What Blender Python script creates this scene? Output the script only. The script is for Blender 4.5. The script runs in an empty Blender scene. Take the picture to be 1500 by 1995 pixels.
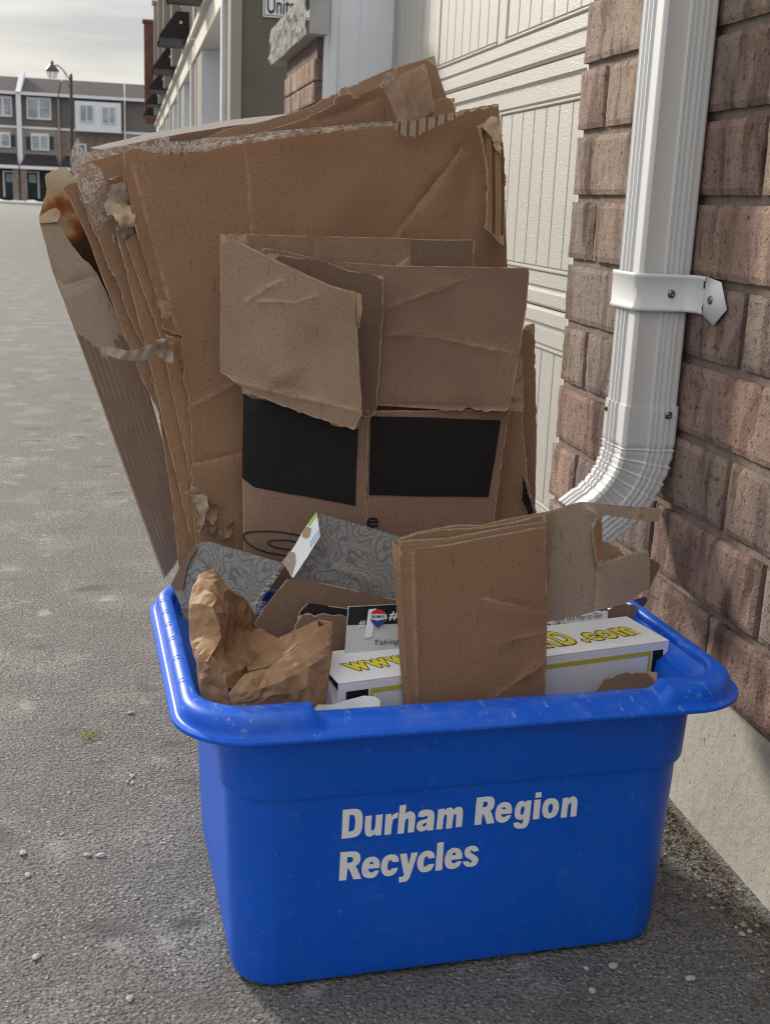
import bpy, bmesh, math, random
from mathutils import Vector, Matrix, noise
from mathutils.geometry import delaunay_2d_cdt
random.seed(7)
R = math.radians
SC = bpy.context.scene
COL = SC.collection

# ---------------------------------------------------------------- camera
FPX, CX, CY, H = 2300.0, 750.0, 997.5, 0.77
sl = .043
vb = FPX*FPX/(622.5-500*sl); va = -sl*vb
i_dn = Vector((va, vb, FPX)).normalized()
i_fw = Vector((250-CX, 375-CY, FPX)).normalized()
i_up = -i_dn
i_rt = i_fw.cross(i_up)
def img2w(v): return Vector((i_rt.dot(v), i_fw.dot(v), i_up.dot(v)))
EYE = Vector((0, 0, H))
cam_d = bpy.data.cameras.new('camera'); cam = bpy.data.objects.new('camera', cam_d); COL.objects.link(cam)
cx_, cy_, cz_ = img2w(Vector((1, 0, 0))), img2w(Vector((0, -1, 0))), img2w(Vector((0, 0, -1)))
cam.matrix_world = Matrix(((cx_.x, cy_.x, cz_.x, 0), (cx_.y, cy_.y, cz_.y, 0), (cx_.z, cy_.z, cz_.z, H), (0, 0, 0, 1)))
cam_d.sensor_fit = 'VERTICAL'; cam_d.sensor_height = 36; cam_d.lens = FPX/1995*36
cam_d.clip_start = .05; cam_d.clip_end = 1000
cam_d.dof.use_dof = True; cam_d.dof.focus_distance = 1.5; cam_d.dof.aperture_fstop = 16
SC.camera = cam
SC.cycles.filter_width = 1.1

# ---------------------------------------------------------------- light
SUN_EL, SUN_AZ = R(23), R(-27)      # azimuth measured from +Y, negative to the left
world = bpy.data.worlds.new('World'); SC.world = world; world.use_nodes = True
nt = world.node_tree; nt.nodes.clear()
def wn(t, **k):
    n = nt.nodes.new(t)
    for a, v in k.items(): setattr(n, a, v)
    return n
sky = wn('ShaderNodeTexSky', sky_type='NISHITA', sun_disc=False, sun_elevation=SUN_EL, sun_rotation=SUN_AZ)
sky.dust_density = 1.0
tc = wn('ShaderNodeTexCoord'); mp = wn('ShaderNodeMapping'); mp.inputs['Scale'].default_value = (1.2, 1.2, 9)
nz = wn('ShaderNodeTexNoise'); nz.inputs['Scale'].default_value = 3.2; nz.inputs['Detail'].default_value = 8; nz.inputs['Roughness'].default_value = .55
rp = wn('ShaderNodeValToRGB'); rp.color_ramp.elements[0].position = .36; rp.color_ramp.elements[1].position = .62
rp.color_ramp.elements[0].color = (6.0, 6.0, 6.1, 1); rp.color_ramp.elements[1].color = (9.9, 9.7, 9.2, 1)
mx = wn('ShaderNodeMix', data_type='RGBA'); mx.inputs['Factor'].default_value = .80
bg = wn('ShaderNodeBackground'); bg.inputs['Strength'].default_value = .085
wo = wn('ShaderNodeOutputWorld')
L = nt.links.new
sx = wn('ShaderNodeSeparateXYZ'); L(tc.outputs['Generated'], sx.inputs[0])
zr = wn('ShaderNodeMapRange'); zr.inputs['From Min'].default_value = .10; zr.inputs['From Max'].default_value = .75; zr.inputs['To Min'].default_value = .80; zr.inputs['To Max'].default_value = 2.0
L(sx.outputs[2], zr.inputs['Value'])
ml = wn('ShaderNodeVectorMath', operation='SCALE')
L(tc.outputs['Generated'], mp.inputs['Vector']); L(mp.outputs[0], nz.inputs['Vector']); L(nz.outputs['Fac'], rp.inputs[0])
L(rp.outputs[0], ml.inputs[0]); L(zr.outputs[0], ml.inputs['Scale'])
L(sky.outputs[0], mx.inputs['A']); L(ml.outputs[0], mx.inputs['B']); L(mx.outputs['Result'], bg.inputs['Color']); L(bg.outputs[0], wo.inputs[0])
sd = bpy.data.lights.new('sun', 'SUN'); sd.energy = 3.4; sd.angle = R(7); sd.color = (1, .92, .80)
so = bpy.data.objects.new('sun', sd); COL.objects.link(so)
sdir = Vector((math.sin(SUN_AZ)*math.cos(SUN_EL), math.cos(SUN_AZ)*math.cos(SUN_EL), math.sin(SUN_EL)))
so.rotation_euler = sdir.to_track_quat('Z', 'Y').to_euler(); so.location = (-5, 10, 8)
SC.view_settings.view_transform = 'Standard'; SC.view_settings.look = 'None'; SC.view_settings.gamma = 1
SC.view_settings.exposure = 0.24

# ---------------------------------------------------------------- helpers
def ray(x, y): return img2w(Vector((x-CX, y-CY, FPX)))
def PX(x, y, X): r = ray(x, y); return EYE + r*(X/r.x)
def PY(x, y, Y): r = ray(x, y); return EYE + r*(Y/r.y)
def PZ(x, y, Z=0): r = ray(x, y); return EYE + r*((Z-H)/r.z)
def PP(x, y, o, n): r = ray(x, y); return EYE + r*((o-EYE).dot(n)/r.dot(n))
def nz3(p, s=1., o=0): return noise.noise(Vector((p[0]*s+o, p[1]*s+o*1.7, (p[2]*s if len(p) > 2 else 0)+o*.3)))

def tag(o, label=None, cat=None, group=None, kind=None):
    if label: o['label'] = label
    if cat: o['category'] = cat
    if group: o['group'] = group
    if kind: o['kind'] = kind
    return o
def link(o, parent=None):
    COL.objects.link(o)
    if parent is not None:
        o.parent = parent
        o.matrix_parent_inverse = parent.matrix_basis.inverted()
    return o
def thing(name, label, cat, loc=(0, 0, 0), group=None):
    o = bpy.data.objects.new(name, None); COL.objects.link(o); o.location = loc
    o.empty_display_size = .05
    return tag(o, label, cat, group, 'thing')
def mesh_obj(name, verts, faces, mats, parent=None, mi=None, uv=None, smooth=False, sharp=None, col=None):
    me = bpy.data.meshes.new(name); me.from_pydata([tuple(v) for v in verts], [], faces)
    for m in (mats if isinstance(mats, (list, tuple)) else [mats]): me.materials.append(m)
    if mi: me.polygons.foreach_set('material_index', mi)
    if uv:
        ul = me.uv_layers.new(name='UVMap')
        for p in me.polygons:
            for li, vi in zip(p.loop_indices, p.vertices): ul.data[li].uv = uv[vi]
    if col:
        ca = me.color_attributes.new('tint', 'FLOAT_COLOR', 'POINT')
        for i, c in enumerate(col): ca.data[i].color = (c[0], c[1], c[2], 1)
    if smooth: me.polygons.foreach_set('use_smooth', [True]*len(me.polygons))
    me.update()
    o = bpy.data.objects.new(name, me)
    return link(o, parent)
class MB:
    def __init__(s): s.v = []; s.f = []; s.m = []; s.c = []
    def add(s, vs, fs, m=0, c=None):
        b = len(s.v); s.v += [Vector(v) for v in vs]; s.f += [[b+i for i in f] for f in fs]; s.m += [m]*len(fs)
        s.c += [c or (1, 1, 1)]*len(vs)
    def box(s, a, b, m=0, c=None):
        x0, y0, z0 = a; x1, y1, z1 = b
        x0, x1 = min(x0, x1), max(x0, x1); y0, y1 = min(y0, y1), max(y0, y1); z0, z1 = min(z0, z1), max(z0, z1)
        s.add([(x0, y0, z0), (x1, y0, z0), (x1, y1, z0), (x0, y1, z0), (x0, y0, z1), (x1, y0, z1), (x1, y1, z1), (x0, y1, z1)],
              [(0, 3, 2, 1), (4, 5, 6, 7), (0, 1, 5, 4), (1, 2, 6, 5), (2, 3, 7, 6), (3, 0, 4, 7)], m, c)
    def prism(s, poly, d, m=0):       # poly: 3D points (planar), d: extrusion vector
        n = len(poly); d = Vector(d); P = [Vector(p) for p in poly]
        s.add(P+[p+d for p in P], [list(range(n))[::-1], list(range(n, 2*n))]+[(i, (i+1) % n, n+(i+1) % n, n+i) for i in range(n)], m)
    def tube(s, pts, r, n=8, m=0, cap=True):
        pts = [Vector(p) for p in pts]; rs = r if isinstance(r, (list, tuple)) else [r]*len(pts)
        vs = []; fs = []
        for k, p in enumerate(pts):
            t = (pts[min(k+1, len(pts)-1)]-pts[max(k-1, 0)]).normalized()
            a = t.orthogonal() if k == 0 else (a - t*a.dot(t)); a.normalize(); b = t.cross(a)
            for i in range(n):
                an = 2*math.pi*i/n; vs.append(p+(a*math.cos(an)+b*math.sin(an))*rs[k])
        for k in range(len(pts)-1):
            for i in range(n): fs.append((k*n+i, k*n+(i+1) % n, (k+1)*n+(i+1) % n, (k+1)*n+i))
        if cap: fs += [list(range(n))[::-1], [(len(pts)-1)*n+i for i in range(n)]]
        s.add(vs, fs, m)
    def build(s, name, mats, parent=None, smooth=False, col=False, bevel=0):
        o = mesh_obj(name, s.v, s.f, mats, parent, mi=s.m, smooth=smooth, col=s.c if col else None)
        if bevel:
            bmm = bmesh.new(); bmm.from_mesh(o.data)
            bmesh.ops.bevel(bmm, geom=[e for e in bmm.edges if e.is_manifold and e.calc_face_angle(0) > .5], offset=bevel, segments=2, affect='EDGES', profile=.6)
            bmm.to_mesh(o.data); bmm.free()
        return o

# ---------------------------------------------------------------- materials
def mat(name, base, rough=.8, var=(), bumps=(), coord='Object', spec=.3, alpha=None, tint=False, metallic=0, extra=None, coat=0, scuffc=None):
    """var: (scale, colour, lo, hi, detail, stretch) colour patches ; bumps: (kind, scale, strength, dist, stretch)"""
    m = bpy.data.materials.new(name); m.use_nodes = True; t = m.node_tree; b = t.nodes['Principled BSDF']
    l = t.links.new
    b.inputs['Roughness'].default_value = rough; b.inputs['Specular IOR Level'].default_value = spec
    b.inputs['Metallic'].default_value = metallic
    b.inputs['Coat Weight'].default_value = coat
    tcn = t.nodes.new('ShaderNodeTexCoord')
    def vec(st):
        if st is None: return tcn.outputs[coord]
        mpn = t.nodes.new('ShaderNodeMapping'); mpn.inputs['Scale'].default_value = st
        l(tcn.outputs[coord], mpn.inputs['Vector']); return mpn.outputs[0]
    rgb = t.nodes.new('ShaderNodeRGB'); rgb.outputs[0].default_value = (*base, 1); cur = rgb.outputs[0]
    if tint:
        at = t.nodes.new('ShaderNodeAttribute'); at.attribute_name = 'tint'
        mm = t.nodes.new('ShaderNodeMix'); mm.data_type = 'RGBA'; mm.blend_type = 'MULTIPLY'; mm.inputs['Factor'].default_value = 1
        l(cur, mm.inputs['A']); l(at.outputs['Color'], mm.inputs['B']); cur = mm.outputs['Result']
    if scuffc:
        at = t.nodes.new('ShaderNodeAttribute'); at.attribute_name = 'scuff'
        mm = t.nodes.new('ShaderNodeMix'); mm.data_type = 'RGBA'
        l(at.outputs['Fac'], mm.inputs['Factor']); l(cur, mm.inputs['A']); mm.inputs['B'].default_value = (*scuffc, 1); cur_s = mm.outputs['Result']; cur = cur_s
    for v in var:
        sc, c, lo, hi = v[:4]; det = v[4] if len(v) > 4 else 5; st = v[5] if len(v) > 5 else None; kind = v[6] if len(v) > 6 else 'noise'
        if kind == 'noise':
            n = t.nodes.new('ShaderNodeTexNoise'); n.inputs['Detail'].default_value = det; out = n.outputs['Fac']
        elif kind == 'voro':
            n = t.nodes.new('ShaderNodeTexVoronoi'); out = n.outputs['Color']
        elif kind == 'vdist':
            n = t.nodes.new('ShaderNodeTexVoronoi'); out = n.outputs['Distance']
        elif kind == 'wave':
            n = t.nodes.new('ShaderNodeTexWave'); n.inputs['Distortion'].default_value = det; out = n.outputs['Fac']
        n.inputs['Scale'].default_value = sc; l(vec(st), n.inputs['Vector'])
        mr = t.nodes.new('ShaderNodeMapRange'); mr.inputs['From Min'].default_value = lo; mr.inputs['From Max'].default_value = hi
        mr.clamp = True; l(out, mr.inputs['Value'])
        mm = t.nodes.new('ShaderNodeMix'); mm.data_type = 'RGBA'; l(mr.outputs[0], mm.inputs['Factor'])
        l(cur, mm.inputs['A']); mm.inputs['B'].default_value = (*c, 1); cur = mm.outputs['Result']
    l(cur, b.inputs['Base Color'])
    prev = None
    for bb in bumps:
        kind, sc, stg, dist = bb[:4]; st = bb[4] if len(bb) > 4 else None
        if kind == 'noise':
            n = t.nodes.new('ShaderNodeTexNoise'); n.inputs['Detail'].default_value = 6; n.inputs['Roughness'].default_value = .6; out = n.outputs['Fac']
        elif kind == 'vdist':
            n = t.nodes.new('ShaderNodeTexVoronoi'); out = n.outputs['Distance']
        elif kind == 'wave':
            n = t.nodes.new('ShaderNodeTexWave'); n.inputs['Distortion'].default_value = bb[5] if len(bb) > 5 else 0
            n.inputs['Detail'].default_value = 2; out = n.outputs['Fac']
            if len(bb) > 6: n.inputs['Detail Scale'].default_value = bb[6]
        n.inputs['Scale'].default_value = sc; l(vec(st), n.inputs['Vector'])
        bn = t.nodes.new('ShaderNodeBump'); bn.inputs['Strength'].default_value = stg; bn.inputs['Distance'].default_value = dist
        l(out, bn.inputs['Height'])
        if prev: l(prev, bn.inputs['Normal'])
        prev = bn.outputs[0]
    if prev: l(prev, b.inputs['Normal'])
    if alpha is not None: b.inputs['Alpha'].default_value = alpha
    if extra: extra(t, b, tcn)
    return m

def card(name, c, dark=.82, light=1.12, flute=True):
    d = tuple(x*dark for x in c); li = tuple(min(1, x*light) for x in c)
    bumps = [('noise', 9, .5, .006), ('noise', 500, .25, .0006)]
    if flute: bumps.insert(0, ('wave', 45, .05, .0008, (1, .02, 1)))
    dd = tuple(x*.66 for x in c)
    return mat(name, c, .82, [(5, d, .5, .72, 4), (11, li, .55, .8, 3), (190, dd, .63, .74, 4, (1, .16, 1)), (330, tuple(x*.70 for x in c), .56, .70, 2), (650, tuple(min(1, x*1.5) for x in c), .62, .74, 1), (2.4, tuple(x*.80 for x in c), .50, .66, 8)], bumps, 'UV', spec=.25, scuffc=tuple(min(.8, x*1.75+.03) for x in c))
M = {}
M['card'] = card('cardboard', (.282, .166, .100))
M['card_b'] = card('cardboard darker', (.235, .138, .084))
M['card_c'] = card('cardboard rear', (.265, .165, .108))
M['card_orange'] = card('cardboard orange', (.305, .176, .098))
M['card_tan'] = card('cardboard tan', (.310, .215, .150), flute=False)
M['card_pink'] = card('cardboard rosy', (.265, .170, .122), flute=False)
M['card_dark'] = card('cardboard dark', (.175, .115, .085), flute=False)
M['card_grey'] = card('cardboard greyish', (.36, .285, .22), flute=False)
M['liner'] = mat('torn liner paper', (.50, .38, .27), .9, [(60, (.33, .23, .15), .5, .7)], [('noise', 120, .8, .002)], 'UV', spec=.15)
def edge_extra(t, b, tcn):
    l = t.links.new
    sx = t.nodes.new('ShaderNodeSeparateXYZ'); l(tcn.outputs['UV'], sx.inputs[0])
    def ma(op, a, bb):
        n = t.nodes.new('ShaderNodeMath'); n.operation = op
        for i, v in enumerate((a, bb)):
            if v is None: continue
            if isinstance(v, (int, float)): n.inputs[i].default_value = v
            else: l(v, n.inputs[i])
        return n.outputs[0]
    s = ma('SINE', ma('MULTIPLY', sx.outputs[0], 2*math.pi/.0062), None)
    s = ma('MULTIPLY', s, .30)
    d = ma('ABSOLUTE', ma('SUBTRACT', ma('SUBTRACT', sx.outputs[1], .5), s), None)
    near = ma('LESS_THAN', d, .13)
    bord = ma('GREATER_THAN', ma('ABSOLUTE', ma('SUBTRACT', sx.outputs[1], .5), None), .36)
    f = ma('MAXIMUM', near, bord)
    mm = t.nodes.new('ShaderNodeMix'); mm.data_type = 'RGBA'; l(f, mm.inputs['Factor'])
    mm.inputs['A'].default_value = (.07, .042, .026, 1); mm.inputs['B'].default_value = (.50, .37, .26, 1)
    l(mm.outputs['Result'], b.inputs['Base Color'])
M['edge'] = mat('corrugated edge', (.4, .3, .2), .9, coord='UV', extra=edge_extra, spec=.1)
M['edge_plain'] = mat('paper edge', (.46, .33, .22), .9, [(90, (.30, .2, .12), .45, .65)], [('noise', 400, .6, .001)], 'UV', spec=.1)
M['edge_white'] = mat('white edge', (.75, .73, .70), .8, coord='UV')
M['black_ink'] = mat('black ink on cardboard', (.008, .0075, .008), .6, [(9, (.014, .013, .014), .5, .8), (300, (.05, .045, .04), .68, .8)], [('noise', 10, .4, .005), ('noise', 500, .2, .0005)], 'UV', spec=.3)
M['ink'] = mat('printed ink', (.02, .018, .018), .7)
M['white_ink'] = mat('white ink', (.84, .86, .88), .6, [(90, (.60, .66, .74), .6, .8)])
M['white_card'] = mat('white coated card', (.78, .79, .82), .45, [(8, (.70, .71, .75), .5, .8)], [('noise', 12, .3, .003)], 'Object', spec=.4)
M['yellow'] = mat('yellow ink', (.72, .62, .03), .5)
M['yellow_dull'] = mat('olive yellow ink', (.52, .46, .06), .5)
M['black'] = mat('black card', (.012, .012, .013), .5)
M['white'] = mat('white print', (.75, .75, .76), .6)
M['grey_print'] = mat('grey paper print', (.50, .52, .55), .5, [(10, (.60, .62, .65), .45, .7)])
M['red'] = mat('red ink', (.55, .03, .05), .5)
M['navy'] = mat('navy ink', (.02, .06, .25), .5)
M['lightblue'] = mat('light blue ink', (.15, .45, .75), .5)
M['green'] = mat('green ink', (.35, .6, .10), .5)
M['purple'] = mat('purple card', (.07, .03, .09), .5)
M['kraft'] = mat('kraft bag paper', (.285, .172, .096), .7, [(7, (.25, .145, .08), .5, .72), (40, (.36, .225, .13), .5, .8)], [('vdist', 34, .55, .006), ('vdist', 85, .45, .0028), ('noise', 400, .2, .0008)], 'Object', spec=.3)
M['kraft_inner'] = mat('kraft bag inner side', (.36, .21, .12), .75, [(20, (.28, .16, .09), .5, .72)], [('noise', 20, .6, .008)], 'Object')  # inner paper of the bag, a little lighter than the outside
# paisley
def pais(t, b, tcn):
    l = t.links.new
    n1 = t.nodes.new('ShaderNodeTexNoise'); n1.inputs['Scale'].default_value = 28; n1.inputs['Detail'].default_value = 1
    l(tcn.outputs['UV'], n1.inputs['Vector'])
    mv = t.nodes.new('ShaderNodeVectorMath'); mv.operation = 'MULTIPLY_ADD'
    l(n1.outputs['Color'], mv.inputs[0]); mv.inputs[1].default_value = (.035, .035, .035); l(tcn.outputs['UV'], mv.inputs[2])
    fac = None
    for sc, fr, lo in ((30, 38, .72), (85, 24, .80)):
        vo = t.nodes.new('ShaderNodeTexVoronoi'); vo.inputs['Scale'].default_value = sc; l(mv.outputs[0], vo.inputs['Vector'])
        a = t.nodes.new('ShaderNodeMath'); a.operation = 'MULTIPLY'; l(vo.outputs['Distance'], a.inputs[0]); a.inputs[1].default_value = fr
        s = t.nodes.new('ShaderNodeMath'); s.operation = 'SINE'; l(a.outputs[0], s.inputs[0])
        g = t.nodes.new('ShaderNodeMath'); g.operation = 'GREATER_THAN'; l(s.outputs[0], g.inputs[0]); g.inputs[1].default_value = lo
        if fac is None: fac = g.outputs[0]
        else:
            mxx = t.nodes.new('ShaderNodeMath'); mxx.operation = 'MAXIMUM'; l(fac, mxx.inputs[0]); l(g.outputs[0], mxx.inputs[1]); fac = mxx.outputs[0]
    mm = t.nodes.new('ShaderNodeMix'); mm.data_type = 'RGBA'; l(fac, mm.inputs['Factor'])
    mm.inputs['A'].default_value = (.225, .218, .212, 1); mm.inputs['B'].default_value = (.125, .122, .125, 1)
    l(mm.outputs['Result'], b.inputs['Base Color'])
M['paisley'] = mat('grey swirl print', (.3, .3, .3), .5, coord='UV', extra=pais, bumps=[('noise', 8, .4, .006)], spec=.4)
def film_x(t, b, tcn):
    l = t.links.new
    n = t.nodes.new('ShaderNodeTexNoise'); n.inputs['Scale'].default_value = 70; n.inputs['Detail'].default_value = 5; n.inputs['Distortion'].default_value = 1.5; l(tcn.outputs['Object'], n.inputs['Vector'])
    a = t.nodes.new('ShaderNodeMath'); a.operation = 'SUBTRACT'; l(n.outputs['Fac'], a.inputs[0]); a.inputs[1].default_value = .5
    c = t.nodes.new('ShaderNodeMath'); c.operation = 'ABSOLUTE'; l(a.outputs[0], c.inputs[0])
    mr = t.nodes.new('ShaderNodeMapRange'); mr.inputs['From Min'].default_value = 0; mr.inputs['From Max'].default_value = .06; mr.inputs['To Min'].default_value = .42; mr.inputs['To Max'].default_value = .08
    l(c.outputs[0], mr.inputs['Value']); l(mr.outputs[0], b.inputs['Alpha'])
M['film'] = mat('clear plastic film', (.80, .78, .76), .18, [], [('noise', 45, 1.0, .01), ('noise', 140, .7, .004)], 'Object', spec=.9, extra=film_x)
M['tape'] = mat('clear packing tape', (.42, .31, .22), .16, [(30, (.5, .4, .3), .5, .6)], [('noise', 60, .8, .004, (1, .3, 1))], 'Object', alpha=.30, spec=.9)
M['plastic_white'] = mat('milky plastic', (.62, .66, .66), .3, [(30, (.5, .54, .55), .4, .7)], [('noise', 30, .4, .004)], spec=.6)
def scuff(t, b, tcn):
    l = t.links.new
    cur = b.inputs['Base Color'].links[0].from_socket
    sp = t.nodes.new('ShaderNodeSeparateXYZ'); l(tcn.outputs['Object'], sp.inputs[0])
    hm = t.nodes.new('ShaderNodeMapRange'); hm.inputs['From Min'].default_value = .285; hm.inputs['From Max'].default_value = .313; hm.inputs['To Min'].default_value = .12
    l(sp.outputs[2], hm.inputs['Value'])
    def layer(sc, st, lo, hi, amt, det=6):
        nonlocal cur
        mpn = t.nodes.new('ShaderNodeMapping'); mpn.inputs['Scale'].default_value = st; mpn.inputs['Rotation'].default_value = (0, 0, .7)
        l(tcn.outputs['Object'], mpn.inputs['Vector'])
        n = t.nodes.new('ShaderNodeTexNoise'); n.inputs['Scale'].default_value = sc; n.inputs['Detail'].default_value = det; n.inputs['Roughness'].default_value = .7
        l(mpn.outputs[0], n.inputs['Vector'])
        mr = t.nodes.new('ShaderNodeMapRange'); mr.inputs['From Min'].default_value = lo; mr.inputs['From Max'].default_value = hi; mr.inputs['To Max'].default_value = amt
        l(n.outputs['Fac'], mr.inputs['Value'])
        mu = t.nodes.new('ShaderNodeMath'); mu.operation = 'MULTIPLY'; l(mr.outputs[0], mu.inputs[0]); l(hm.outputs[0], mu.inputs[1])
        mm = t.nodes.new('ShaderNodeMix'); mm.data_type = 'RGBA'; l(mu.outputs[0], mm.inputs['Factor']); l(cur, mm.inputs['A']); mm.inputs['B'].default_value = (.42, .52, .68, 1)
        cur = mm.outputs['Result']
    layer(55, (1, 1, 1), .58, .74, .45); layer(120, (1, .12, 1), .60, .70, .7); layer(14, (1, 1, 1), .5, .8, .25)
    hm.inputs['To Min'].default_value = .16
    l(cur, b.inputs['Base Color'])
M['blue'] = mat('blue plastic', (.0015, .105, .66), .42, [(5, (.0015, .095, .60), .4, .7), (420, (.05, .16, .66), .74, .80, 2)], [('noise', 3, .25, .01), ('noise', 300, .06, .0006)], 'Object', spec=.35, extra=scuff)
M['asphalt'] = mat('asphalt', (.190, .183, .175), .84,
    [(1.3, (.185, .178, .170), .42, .66, 5), (7, (.29, .28, .265), .50, .72, 6), (210, (.10, .096, .092), .50, .62, 3), (330, (.052, .05, .048), .60, .70, 2), (260, (.50, .485, .46), .60, .70, 3), (45, (.13, .125, .12), .60, .74, 8, (1, 2.2, 1)), (14, (.38, .37, .36), .64, .76, 8), (8, (.11, .105, .10), .61, .70, 10, (1, 1.7, 1))],
    [('noise', 18, .5, .008), ('noise', 60, .45, .005, (1, 2, 1)), ('vdist', 210, .9, .003), ('noise', 330, 1.0, .003)], 'Object', spec=.36)
M['concrete'] = mat('poured concrete', (.50, .475, .41), .9, [(3, (.42, .40, .35), .42, .7), (40, (.46, .44, .38), .5, .8), (170, (.20, .19, .165), .68, .76, 2), (10, (.33, .31, .28), .58, .76, 7), (75, (.16, .15, .13), .70, .76, 2)], [('noise', 30, .5, .004), ('noise', 220, .6, .0015), ('vdist', 60, .2, .003)])
def brick_extra(t, b, tcn):
    l = t.links.new; cur = b.inputs['Base Color'].links[0].from_socket
    for sc, st, lo, hi, c, blend in ((9, (1, 2.2, .5), .48, .62, (.56, .54, .54), 'MULTIPLY'), (7, (1, 2, .4), .52, .62, (1.22, 1.20, 1.08), 'MULTIPLY'), (95, (1, 1, 1), .58, .68, (.52, .47, .46), 'MULTIPLY'), (240, (1, 1, 1), .62, .7, (.28, .24, .24), 'MULTIPLY'), (13, (1, 2.2, .45), .56, .60, (.66, .62, .62), 'MULTIPLY')):
        mpn = t.nodes.new('ShaderNodeMapping'); mpn.inputs['Scale'].default_value = st; mpn.inputs['Location'].default_value = (sc, sc*.3, 0); l(tcn.outputs['Object'], mpn.inputs['Vector'])
        n = t.nodes.new('ShaderNodeTexNoise'); n.inputs['Scale'].default_value = sc; n.inputs['Detail'].default_value = 6; l(mpn.outputs[0], n.inputs['Vector'])
        mr = t.nodes.new('ShaderNodeMapRange'); mr.inputs['From Min'].default_value = lo; mr.inputs['From Max'].default_value = hi; l(n.outputs['Fac'], mr.inputs['Value'])
        mm = t.nodes.new('ShaderNodeMix'); mm.data_type = 'RGBA'; mm.blend_type = blend; l(mr.outputs[0], mm.inputs['Factor']); l(cur, mm.inputs['A']); mm.inputs['B'].default_value = (*c, 1); cur = mm.outputs['Result']
    l(cur, b.inputs['Base Color'])
M['brick'] = mat('split face brick', (1, 1, 1), .92, [], [('noise', 45, .5, .003), ('noise', 260, 1.0, .0022), ('noise', 120, .6, .002)], tint=True, spec=.15, extra=brick_extra)
M['mortar'] = mat('mortar', (.25, .205, .175), .95, [(60, (.19, .155, .13), .45, .7)], [('noise', 120, .9, .003)], spec=.1)
M['stone'] = mat('cast stone', (.36, .35, .33), .9, [(14, (.2, .19, .18), .5, .62, 7)], [('noise', 22, 1.0, .05)])
M['stone_smooth'] = mat('smooth cast stone', (.36, .36, .35), .9, [(14, (.3, .3, .29), .5, .7)], [('noise', 60, .2, .01)])
M['door'] = mat('embossed cream door', (.435, .422, .395), .5, [(2.5, (.40, .388, .362), .4, .7), (30, (.36, .345, .32), .62, .8, 5)], [('wave', 70, .26, .0018, (0, .12, 1.0), 4.0, 3.5), ('noise', 190, .45, .0016, (1, .30, 1.3))], spec=.45)
M['trim'] = mat('white aluminium trim', (.66, .68, .73), .45, [(3, (.60, .62, .67), .4, .7)], [('noise', 6, .1, .004)], spec=.4)
M['pipe'] = mat('white painted aluminium', (.66, .675, .675), .36, [(5, (.66, .675, .68), .4, .7), (60, (.6, .6, .58), .66, .8)], [('noise', 9, .15, .004)], spec=.5)
M['screw'] = mat('screw metal', (.18, .19, .2), .35, metallic=.8)
M['rust'] = mat('dark screw', (.05, .03, .02), .7)

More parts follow.
